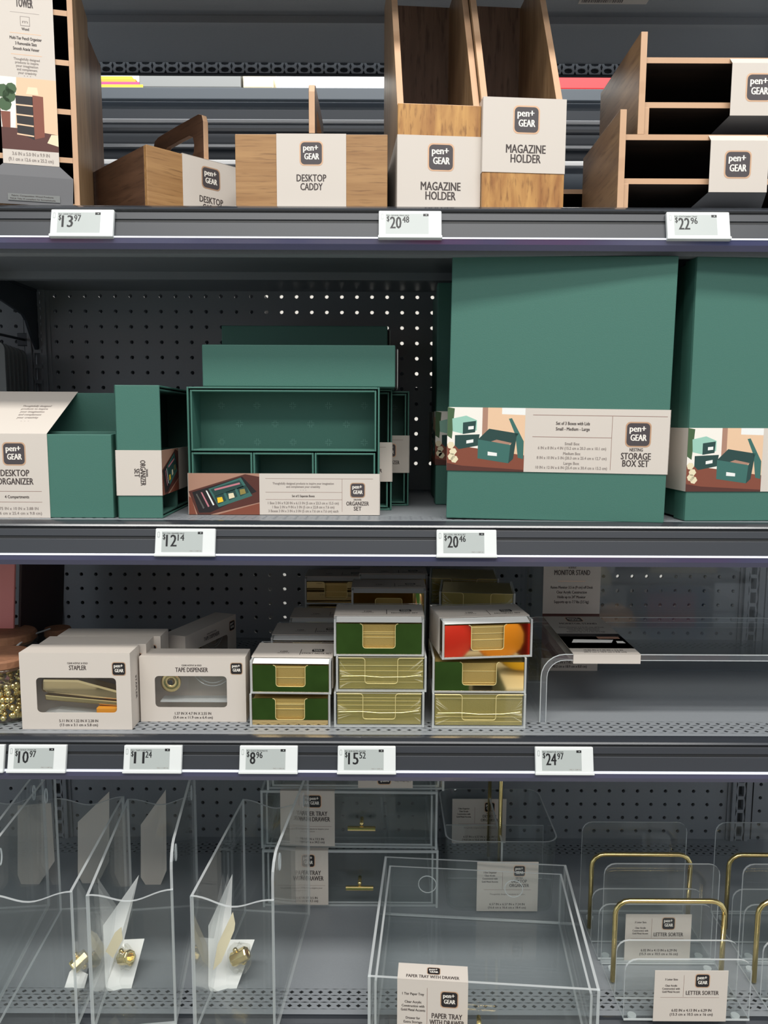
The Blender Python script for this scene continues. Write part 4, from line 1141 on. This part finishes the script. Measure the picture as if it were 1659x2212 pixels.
note_holder('mirror fronted note holder turned askew on the right stack', (xr_ + .9, D0 - .3, Z3 + .08 + 2 * HM), 7, 11.4, HM + .3, 8.8, 'mirror', True)
for k, (dx, D, n) in enumerate(((1.2, 104.0, 2), (2.6, 113.4, 2), (3.9, 123.6, 3))):
    for j in range(n):
        note_holder('%s note holder in the left row, %s behind the sticky notes' % (('lower', 'upper', 'topmost')[j], ('first', 'second', 'last')[k]), (xl + dx, D, Z3 + .02 + j * (HL + .02)), 0, 10.1, HL, 8.6, 'mirror', j == n - 1, True)
for k, (dx, D) in enumerate(((1.2, 111.5), (2.0, 122))):
    for j in range(3):
        note_holder('%s note holder of the %s stack behind the middle stack' % (('bottom', 'middle', 'top')[j], ('nearer', 'farther')[k]), (xm + dx, D, Z3 + .02 + j * (HM + .02)), 0, 10.9, HM, 8.6, 'mirror', j == 2, False, j == 2)
for k, (dx, D, rz) in enumerate(((1.6, 110.5, -6), (.8, 121, -4))):
    for j in range(3):
        note_holder('%s wrapped note holder of the %s stack behind the right stack' % (('bottom', 'middle', 'top')[j], ('nearer', 'farther')[k]), (xr_ + dx, D, Z3 + .02 + j * (HM + .02)), rz * (j == 2), 11.0, HM, 8.6, 'wrap', False)

# ------------------------------------------------------------------ acrylic monitor stands
def arc(cx, cz, r, a0, a1, n=6): return [(cx + r * math.cos(R(a0 + (a1 - a0) * i / n)), cz + r * math.sin(R(a0 + (a1 - a0) * i / n))) for i in range(n + 1)]
def stand_outline(W, H, th, r):
    o = [(0, 0)] + arc(r, H - r, r, 180, 90) + arc(W - r, H - r, r, 90, 0) + [(W, 0)]
    i = [(W - th, 0)] + arc(W - r, H - r, r - th, 0, 90) + arc(r, H - r, r - th, 90, 180) + [(th, 0)]
    return o + i
def monitor_card(t, lb):
    pass
x0, _ = PX(1166, 1557, 95.6)
t = thing('monitor_stand', 'clear acrylic monitor stand with rolled legs and a sleeve on top', 'monitor stand', (x0, 95.6, Z3 + .02))
W_, H_, Dp_ = 40.2, 8.9, 18.9
# built as left leg, top and right leg of one bent sheet
out = stand_outline(W_, H_, .75, 3.0)
n = len(out) // 2
mb = MB()
for i in range(n - 1):
    q = [out[i], out[i + 1], out[2 * n - 2 - i], out[2 * n - 1 - i]]
    for y, fl in ((0, 0), (Dp_, 1)):
        f = (0, 1, 2, 3) if fl else (3, 2, 1, 0)
        mb.add([(p[0], y, p[1]) for p in q], [f], 1)
    for a, b in ((q[0], q[1]), (q[2], q[3])):
        mb.add([(a[0], 0, a[1]), (b[0], 0, b[1]), (b[0], Dp_, b[1]), (a[0], Dp_, a[1])], [(0, 1, 2, 3)], 0)
mb.build('bent_sheet', ['acrylic', 'acrylic_thick'], t)
for y in (0, Dp_):
    MB().tube([(p_[0], y, p_[1]) for p_ in out[:n]], .07, 5).build('edge_glow_line', 'acrylic_edge', t)
    MB().tube([(p_[0], y, p_[1]) for p_ in out[n:]], .05, 5).build('edge_glow_line', 'acrylic_edge', t)
cw = 8.5; cx = 4.0
mb = MB().box(cx, cx + cw, -.1, Dp_ + .1, H_ + .03, H_ + .09); mb.box(cx, cx + cw, -.12, -.04, H_ - 1.15, H_ + .09); mb.box(cx, cx + cw, -.1, Dp_ + .1, H_ - 1.15, H_ - 1.1)
lb = mb.build('label_sleeve', 'card', t)
p = Print(); p.rect(0, cw, 0, 18.9, 'card'); p.logo(cw / 2, 17.2, 2.4, 'black'); p.text('MONITOR STAND', cw / 2, 14.4, .8, 'ink', 5.4)
for k, s in enumerate(('Raises Monitor 3.5 in (9 cm) off Desk', 'Clear Acrylic Construction', 'Holds up to 24" Monitor', 'Supports up to 7.7 lbs (3.5 kg)')): p.text(s, cw / 2, 12.6 - .8 * k, .42, 'ink', (6.4, 4.6, 4.3, 5.3)[k])
p.rect(0, cw, 2.4, 9.4, 'desk_dark'); p.rect(0, cw, 8.0, 9.4, 'black_pic', 1.5); p.poly([(1, 5.0), (6.3, 5.0), (6.9, 6.4), (1.6, 6.6)], 'card_white', 2); p.poly([(7.0, 4.8), (8.1, 4.8), (8, 5.8), (7.1, 5.8)], 'card_white', 2); p.rect(5, 8, 6.9, 7.9, 'desk_light', 1.8)
p.text('15.86 IN x 7.45 IN x 3.5 IN', cw / 2, 1.4, .42, 'ink', 5.0); p.text('(40.2 cm x 18.9 cm x 8.8 cm)', cw / 2, .6, .42, 'ink', 5.4)
p.build('sleeve_print', lb, (cx, 0, H_ + .09), (1, 0, 0), (0, 1, 0), (0, 0, 1))
x0, _ = PX(1143, 1450, 115.8)
t = thing('monitor_stand', 'acrylic monitor stand standing on edge with a tall beige sleeve', 'monitor stand', (x0, 116.4, Z3 + .02))
mb = MB()
for i in range(n - 1):          # same sheet, its top upright and facing the aisle, legs pointing back
    q = [out[i], out[i + 1], out[2 * n - 2 - i], out[2 * n - 1 - i]]
    T = lambda p, y: (p[0], H_ - p[1], y)
    for y in (0, Dp_): mb.add([T(p, y) for p in q], [(0, 1, 2, 3)], 1)
    for a, b in ((q[0], q[1]), (q[2], q[3])): mb.add([T(a, 0), T(b, 0), T(b, Dp_), T(a, Dp_)], [(0, 1, 2, 3)], 0)
mb.build('bent_sheet', ['acrylic', 'acrylic_thick'], t)
cx = 1.9; cw = 8.7
lb = MB().box(cx, cx + cw, -.12, -.05, 0, 18.95).build('label_sleeve', 'card', t)
p = Print(); p.logo(cw / 2, 18.0, 2.4, 'black'); p.text('ACRYLIC', cw / 2, 16.0, .3, 'ink', 1.2); p.text('MONITOR STAND', cw / 2, 15.0, .8, 'ink', 5.4); p.rect(2.2, 6.4, 14.0, 14.07, 'copper')
for k, s in enumerate(('Raises Monitor 3.5 in (9 cm) off Desk', 'Clear Acrylic Construction', 'Holds up to 24" Monitor', 'Supports up to 7.7 lbs (3.5 kg)')): p.text(s, cw / 2, 12.9 - .75 * k, .42, 'ink', (6.4, 4.6, 4.3, 5.3)[k])
p.rect(0, cw, 2.0, 9, 'desk_dark'); p.text('15.86 IN x 7.45 IN x 3.5 IN', cw / 2, 1.15, .42, 'ink', 5.0); p.text('(40.2 cm x 18.9 cm x 8.8 cm)', cw / 2, .5, .42, 'ink', 5.4)
p.build('sleeve_print', lb, (cx, -.12, 0))

# ------------------------------------------------------------------ acrylic magazine holders on the bottom shelf
def wave(W, z, n=14, dip=1.15):
    return [(-W / 2 + W * i / n, z - dip * (.5 - .5 * math.cos(2 * math.pi * i / n)) ** 1.2) for i in range(n + 1)]
def acrylic_holder(label, xl_, rz, high=1, W=10.3, front=88.2, Dp=24.6):
    """xl_: x of the front left corner"""
    a = R(rz)
    t = thing('acrylic_holder', label, 'magazine holder', (xl_ + W / 2 * math.cos(a), front + W / 2 * math.sin(a), Z4 + .02), rz, 'clear acrylic magazine holders')
    e, h, hh = .34, 18.1, 23.2
    for nm, y in (('front_panel', 0), ('back_panel', Dp - e)):
        pts = [(W / 2, 0), (-W / 2, 0)] + wave(W, h); pts = pts[::-1]
        MB().prism(pts, 'y', y, y + e, 0, 1).build(nm, ['acrylic', 'acrylic_edge'], t)
    for s in (-1, 1):
        xa = s * (W / 2 - e / 2)
        if s == high:
            r = 2.6
            out_ = [(e + .02, 0), (Dp - e - .02, 0), (Dp - e - .02, hh)] + [(e + r - r * math.sin(R(q)), hh - r + r * math.cos(R(q))) for q in (0, 20, 45, 70, 90)]
        else:
            out_ = [(e + .02, 0), (Dp - e - .02, 0), (Dp - e - .02, h), (e + .02, h)]
        sp = MB().prism(out_, 'x', xa - e / 2, xa + e / 2, 0, 1).build('side_panel', ['acrylic', 'acrylic_edge'], t)
        if s == high:
            for yy in (4.4, 20.5):
                MB().tube([(xa, yy + .5 * math.cos(R(q)), 20.5 + 1.1 * math.sin(R(q))) for q in range(0, 360, 30)], .1, 6, 0, True).build('finger_hole_rim', 'acrylic_edge', sp)
    MB().plate(-W / 2 + e, W / 2 - e, e, Dp - e, 0, e).build('bottom_panel', ['acrylic', 'acrylic_edge'], t)
    return t
def fx(px): return PX(px, 1937, 88.2)[0]
acrylic_holder('leftmost clear acrylic holder, cut by the left edge', fx(-30) - .2, 4, -1)
acrylic_holder('clear acrylic holder second from the left with a white card inside', fx(185), 7)
acrylic_holder('clear acrylic holder third from the left beside the open shelf space', fx(410), -4.6)
acrylic_holder('clear acrylic holder out at the left, only its tall side in view', fx(-30) - 11.6, 6, 1)

def solid_card(name, pts, label, cat, m='card_white', group=None, th=.06):
    """thin bent card through points (px,py,D) fanned from the first"""
    P3 = [(PX(a, b, D)[0], D, PX(a, b, D)[1]) for a, b, D in pts]
    n = len(P3); vs = P3 + [(x, y + th, z) for x, y, z in P3]
    mb = MB(); mb.add(vs, [tuple(range(n)), tuple(range(n, 2 * n))[::-1]] + [(i, (i + 1) % n, n + (i + 1) % n, n + i) for i in range(n)])
    o = mb.build(name, m); o.location.z = CAMZ * .01
    return tag(o, label, cat, group)
def film_bag(c, r, label, seed, piece=True):
    """small clear bag with a gold clip in it"""
    x, z = PX(c[0], c[1], c[2]); t = thing('parts_bag', label, 'bag', (x, c[2], z), 0, 'bags of gold parts in the holders')
    random.seed(seed); mb = MB(); mb.ball((0, 0, 0), r, 0, 9, 7)
    mb.v = [(a * random.uniform(.7, 1.15), b * random.uniform(.6, 1), cc * random.uniform(.75, 1.3)) for a, b, cc in mb.v]
    mb.build('film_bag', 'wrap', t)
    g = MB(); g.lathe([(.01, -1.2), (.8, -1.2), (.92, -1.0), (.92, 1.0), (.8, 1.2), (.5, 1.2), (.5, .3), (.01, .3)], 8); o = g.build('gold_clip', 'gold', t, .05); o.rotation_euler = (R(60), R(20), R(seed * 40))
    g = MB(); g.ball((.5, .2, -.9), .42, 0, 8, 6); g.ball((-.6, 0, .9), .36, 0, 8, 6); g.build('gold_screw', 'gold', t, 0, True)
G = 'white backing cards in the acrylic holders'
solid_card('backing_card', [(228, 2132, 95.4), (238, 2155, 95.2), (278, 2157, 95.2), (312, 2028, 99), (268, 2030, 99.6), (300, 1890, 104), (222, 2000, 101)], 'white backing card in the second acrylic holder', 'card', group=G)
solid_card('backing_card', [(450, 2130, 95.4), (462, 2160, 95.2), (502, 2160, 95.2), (550, 2030, 99), (498, 2030, 99.6), (502, 1888, 104), (450, 2000, 101)], 'white backing card in the third acrylic holder', 'card', group=G)
solid_card('folded_slip', [(228, 2055, 95.6), (244, 2070, 95.6), (265, 2030, 95.7), (262, 2003, 95.8), (248, 2015, 95.8)], 'cream folded slip hanging on the second holder card', 'slip', 'cream')
solid_card('folded_slip', [(460, 2096, 95.0), (478, 2078, 94.9), (506, 2010, 95.2), (508, 1995, 95.3), (503, 1970, 95.4), (470, 2040, 95.2)], 'cream folded slip hanging on the third holder card', 'slip', 'cream')
film_bag((272, 2068, 96.5), 1.5, 'small clear bag with a gold clip in the second holder', 1)
film_bag((518, 2066, 96.5), 2.0, 'small clear bag with gold parts in the third holder', 2)
film_bag((173, 2076, 97.5), 1.2, 'small clear bag with a gold clip in the leftmost holder', 3)
solid_card('backing_card', [(134, 2150, 95.4), (156, 2157, 95.2), (178, 2150, 95.2), (190, 2105, 97), (160, 2090, 97.5), (150, 2100, 97)], 'white card end at the right side of the leftmost holder', 'card', group=G)
solid_card('backing_card', [(168, 1890, 119.4), (178, 1908, 119.2), (212, 1908, 119.2), (236, 1860, 119.6), (236, 1710, 121), (168, 1776, 120.5)], 'greyish card standing behind the second holder', 'card', 'card', G)
solid_card('backing_card', [(304, 1895, 119.4), (314, 1911, 119.2), (347, 1911, 119.2), (360, 1880, 119.6), (358, 1706, 121), (304, 1782, 120.5)], 'greyish card standing between the second and third holders at the back', 'card', 'card', G)
solid_card('backing_card', [(38, 1890, 119.4), (46, 1911, 119.2), (84, 1911, 119.2), (118, 1860, 119.6), (110, 1735, 121), (38, 1740, 120.5)], 'greyish card standing behind the leftmost holder', 'card', 'card', G)

# ------------------------------------------------------------------ paper trays with drawers
def paper_tray(label, loc, rz, Dp, lab, handle=True, openTop=True, lowlab=False):
    W, H, e = 27.3, 9.4, .34
    t = thing('paper_tray', label, 'paper tray', loc, rz, 'clear paper trays with drawers')
    mb = MB()
    mb.plate(-W / 2, -W / 2 + e, 0, Dp, 0, H); mb.plate(W / 2 - e, W / 2, 0, Dp, 0, H); mb.plate(-W / 2 + e, W / 2 - e, Dp - e, Dp, 0, H)
    mb.plate(-W / 2 + e, W / 2 - e, .4, Dp - e, H * .0, e)
    mb.build('tray_shell', ['acrylic', 'acrylic_edge'], t)
    if not openTop: MB().plate(-W / 2 + e, W / 2 - e, 0, Dp - e, H - e, H).build('tray_top', ['acrylic', 'acrylic_edge'], t)
    i = .75; mb = MB(); hd = H - (1.0 if openTop else .8)
    mb.plate(-W / 2 + i, -W / 2 + i + .28, .4, Dp - i, .5, hd); mb.plate(W / 2 - i - .28, W / 2 - i, .4, Dp - i, .5, hd)
    mb.plate(-W / 2 + i, W / 2 - i, Dp - i - .28, Dp - i, .5, hd); mb.plate(-W / 2 + i, W / 2 - i, .4, Dp - i, .45, .75)
    d = mb.build('drawer', ['acrylic', 'acrylic_edge'], t)
    MB().plate(-W / 2, W / 2, -.02, .34, .2, H - .02).build('drawer_front', ['acrylic', 'acrylic_edge'], d)
    if openTop:
        for xx in (-7.1, 5.9):
            MB().tube([(xx + 1.35 * math.cos(R(q)), Dp - .5, H - 3.9 + 1.35 * math.sin(R(q))) for q in range(0, 360, 20)], .07, 6, 0, True).build('finger_hole_rim', 'acrylic_edge', t)
    hx = lab['hx']
    h = MB().tube([(hx, -.02, 5.1), (hx, -1.6, 5.1)], .28, 10); h.ball((hx, -1.6, 5.1), .34, 0, 10, 7)
    hd_ = h.build('handle_stem', 'gold', t, 0, True)
    MB().tube([(hx - 2.1, -1.75, 4.35), (hx + 2.1, -1.75, 4.35)], .36, 12).build('handle_bar', 'gold', t)
    cw = 8.4; c = lab['x']; up_ = lab.get('flip', False); hc = 8.9
    mb = MB().box(c - cw / 2, c + cw / 2, -.14, -.07, H - hc, H + .05); mb.box(c - cw / 2, c + cw / 2, -.14, 2.6, H + .04, H + .1)
    lb = mb.build('label_card', 'card', t)
    p = Print(); s = -1 if up_ else 1; z0 = H if not up_ else H - hc
    Z = lambda v: H - v
    if openTop:
        p.rect(c - .65, c - .6, Z(5.6), Z(.9), 'ink_line'); p.logo(c + 2.0, Z(2.25), 2.0, 'black')
        p.text('PAPER TRAY', c + 1.75, Z(4.75), .68, 'ink', 3.6); p.text('WITH DRAWER', c + 1.75, Z(5.6), .68, 'ink', 4.1)
        for k, (q, ww) in enumerate((('1 Tier Paper Tray', 2.6), ('', 0), ('Clear Acrylic', 2.0), ('Construction with', 2.7), ('Gold Metal Accents', 2.9), ('', 0), ('Drawer for', 1.7), ('Extra Storage', 2.2))):
            if q: p.text(q, c - 2.3, Z(1.9 + .52 * k), .32, 'ink', ww)
        p.rect(c - 3.9, c + 3.6, Z(6.2), Z(6.15), 'ink_line')
        p.text('Thoughtfully designed products to inspire', c, Z(7.0), .28, 'ink_soft', 6.2)
    elif up_:
        p.logo(c - .2, Z(7.3), 2.0, 'black', 180); p.text('1 Tier Paper Tray', c + 2.6, Z(7.6), .32, 'ink', 2.4, rot=180); p.text('Clear Acrylic', c + 2.6, Z(6.9), .32, 'ink', 1.9, rot=180)
        p.text('PAPER TRAY', c - .3, Z(5.0), .68, 'ink', 3.6, rot=180)
    else:
        p.logo(c + 1.1, Z(1.6), 2.0, 'black'); p.text('PAPER TRAY', c + 1.1, Z(3.95), .75, 'ink', 3.9); p.text('WITH DRAWER', c + 1.1, Z(4.85), .75, 'ink', 4.7)
        p.rect(c - 3.7, c + 3.7, Z(5.7), Z(5.66), 'ink_line'); p.text('Thoughtfully designed products to inspire your', c, Z(6.2), .26, 'ink_soft', 6.6); p.text('imagination', c, Z(6.6), .26, 'ink_soft', 2.2)
        p.text('10.87 IN x 13.5 IN', c + .8, Z(7.9), .36, 'ink', 3.4); p.text('(27.6 cm x 34.2 cm)', c + .8, Z(8.4), .36, 'ink', 3.6)
    p.build('card_print', lb, (0, -.14, 0))
    if openTop:
        p = Print(); p.logo(c + .1, 1.6, 1.5, 'black', sq=.75); p.text('PAPER TRAY WITH DRAWER', c, .35, .5, 'ink', 6.3)
        p.build('flap_print', lb, (0, -.14, H + .1), (1, 0, 0), (0, 1, 0), (0, 0, 1))
    return t
a = R(-4.5); xf = 11.9; yf = 84.9
paper_tray('large clear open paper tray overhanging the bottom shelf front', (xf, yf, Z4 + .02), -4.5, 26.0, dict(x=-5.9, hx=-.4))
paper_tray('lower clear paper tray of the stack at the back', (-5.0, 113.4, Z4 + .02), 0, 20.2, dict(x=-7.6, hx=1.5), openTop=False)
paper_tray('middle clear paper tray of the stack at the back', (-5.2, 113.8, Z4 + 9.46), -.6, 19.8, dict(x=-6.4, hx=2.0), openTop=False)
paper_tray('top clear paper tray of the stack with an upside down card', (-4.2, 114.0, Z4 + 18.9), 0, 19.6, dict(x=4.6, hx=9.6, flip=True), openTop=False)

# nesting desktop organizer of rounded clear plastic
def rounded_bin(label, x, y, z, W, H, lab):
    t = thing('acrylic_organizer', label, 'organizer', (x, y, z), 0)
    def ring(w_, zz, off): return [(p[0], p[1] + W / 2, zz) for p in rrect(w_, w_, off, 5)]
    o0, o1 = ring(W - 1.0, 0, 2.0), ring(W, H, 2.2); i0, i1 = ring(W - 1.5, .3, 1.8), ring(W - .5, H, 2.0)
    n = len(o0); vs = o0 + o1 + i0 + i1; mb = MB(); fs = []; mm = []
    for k in range(n):
        j = (k + 1) % n
        fs += [(k, j, n + j, n + k), (2 * n + j, 2 * n + k, 3 * n + k, 3 * n + j), (n + k, n + j, 3 * n + j, 3 * n + k)]; mm += [0, 0, 1]
    fs += [tuple(range(n))[::-1], tuple(range(2 * n, 3 * n))]; mm += [0, 0]
    mb.add(vs, fs, mm); mb.build('clear_bin', ['acrylic', 'acrylic_edge'], t)
    MB().plate(-.15, .15, .9, W - .9, .3, H - .5).build('divider', ['acrylic', 'acrylic_edge'], t)
    MB().plate(-W / 2 + .7, W / 2 - .7, W / 2 - .15, W / 2 + .15, .3, H - 2).build('divider', ['acrylic', 'acrylic_edge'], t)
    MB().tube([(0, 3.2, .4), (0, 3.2, 23), (0, 3.7, 24), (0, 14.6, 24), (0, 15.2, 23), (0, 15.2, .4)], .32, 10).build('gold_handle', 'gold', t, 0, True)
    cw, hc = 9.4, 8.1
    for k, (dx, yy, zz) in enumerate(((.8, -.16, .4), (-1.6, W - 1.2, 2.2))):
        lb = MB().box(dx - cw / 2, dx + cw / 2, yy, yy + .07, zz, zz + hc).build('label_card', 'card', t)
        p = Print(); p.rect(dx - .8, dx - .75, zz + 3.6, zz + 6.6, 'ink_line'); p.rect(dx - 3.6, dx + 3.6, zz + 3.5, zz + 3.55, 'ink_line')
        p.logo(dx + 1.8, zz + 6.6, 1.7, 'black'); p.text('NESTING', dx + 1.8, zz + 5.35, .25, 'ink', 1.1); p.text('DESKTOP', dx + 1.8, zz + 4.7, .52, 'ink', 2.3); p.text('ORGANIZER', dx + 1.8, zz + 4.0, .52, 'ink', 3.0)
        for q, s in enumerate(('3 Slot Organizer', 'Clear Acrylic', 'Construction with', 'Gold Metal Accents')): p.text(s, dx - 2.7, zz + 6.2 - .5 * q, .3, 'ink', (2.0, 1.6, 2.3, 2.5)[q])
        p.text('Thoughtfully designed products to inspire', dx, zz + 2.7, .24, 'ink_soft', 5.4); p.text('6.57 IN x 6.57 IN x 7.24 IN', dx, zz + 1.0, .36, 'ink', 5.4); p.text('(16.6 cm x 16.6 cm x 18.4 cm)', dx, zz + .45, .36, 'ink', 5.8)
        p.build('card_print', lb, (0, yy, 0))
rounded_bin('rounded clear desktop organizer with a gold handle behind the large tray', 18.4, 112.2, Z4 + .02, 17.4, 11.6, True)

# ------------------------------------------------------------------ letter sorters
def letter_sorter(label, x, y, lab=True):
    t = thing('letter_sorter', label, 'letter sorter', (x, y, Z4 + .02), 0, 'clear letter sorters with gold wire')
    W, th = 15.9, .3
    def pl(h, yy, nm, w=W):
        r = 1.5
        pts = [(-w / 2, .3), (w / 2, .3)] + [(w / 2 - r + r * math.cos(R(q)), h - r + r * math.sin(R(q))) for q in (0, 22, 45, 68, 90)] + [(-w / 2 + r - r * math.sin(R(q)), h - r + r * math.cos(R(q))) for q in (0, 22, 45, 68, 90)]
        MB().prism(pts, 'y', yy, yy + th, 0, 1).build(nm, ['acrylic', 'acrylic_edge'], t)
    pl(8.5, .1, 'front_plate'); pl(8.5, 3.7, 'middle_plate'); pl(15.1, 10.3, 'back_plate')
    MB().plate(-W / 2, W / 2, 0, 10.7, .3, .62).build('base_plate', ['acrylic', 'acrylic_edge'], t)
    g = 7.3; h = 11.9; r = 1.8
    path = [(-g, 7, .3), (-g, 7, h - r)] + [(-g + r - r * math.cos(R(q)), 7, h - r + r * math.sin(R(q))) for q in (20, 45, 70, 90)] + [(g - r + r * math.sin(R(q)), 7, h - r + r * math.cos(R(q))) for q in (0, 20, 45, 70, 90)] + [(g, 7, h - r), (g, 7, .3)]
    MB().tube(path, .34, 10).build('gold_wire', 'gold', t, 0, True)
    for sx in (-6.6, 6.6):
        for yy in (1.0, 9.6): MB().lathe([(.01, 0), (.55, 0), (.55, .3), (.01, .3)], 14, (sx, yy, 0)).build('rubber_foot', 'acrylic_edge', t)
    if lab:
        c, cw = .3, 9.2; z0, z1 = .3, 7.2
        mb = MB().box(c - cw / 2, c + cw / 2, -.1, -.03, z0, z1)
        lb = mb.build('label_card', 'card', t)
        p = Print(); p.rect(c - .95, c - .91, z0 + 3.35, z0 + 6.3, 'ink_line'); p.rect(c - 3.8, c + 3.6, z0 + 3.25, z0 + 3.29, 'ink_line')
        p.logo(c + 1.4, z0 + 5.55, 1.75, 'black'); p.text('LETTER SORTER', c + 1.45, z0 + 3.65, .55, 'ink', 4.1)
        for q, s in enumerate(('3 Letter Slots', '', 'Clear Acrylic', 'Construction with', 'Gold Metal Accent')):
            if s: p.text(s, c - 2.5, z0 + 5.6 - .42 * q, .27, 'ink', (1.6, 0, 1.5, 2.2, 2.2)[q])
        p.text('6.02 IN x 4.13 IN x 6.29 IN', c + .2, z0 + 1.35, .36, 'ink', 5.0); p.text('(15.3 cm x 10.5 cm x 16 cm)', c + .2, z0 + .8, .36, 'ink', 5.4)
        p.build('card_print', lb, (0, -.1, 0))
letter_sorter('front clear letter sorter with gold wire, beside the large tray', 38.5, 90.2)
letter_sorter('clear letter sorter with gold wire behind the front one', 38.3, 101.4)
letter_sorter('clear letter sorter at the right edge, front row', 57.6, 90.2)
letter_sorter('clear letter sorter at the right edge, back row', 58.6, 101.4)
print('objects', len(bpy.data.objects), 'tris', sum(len(o.data.polygons) for o in bpy.data.objects if o.type == 'MESH'))
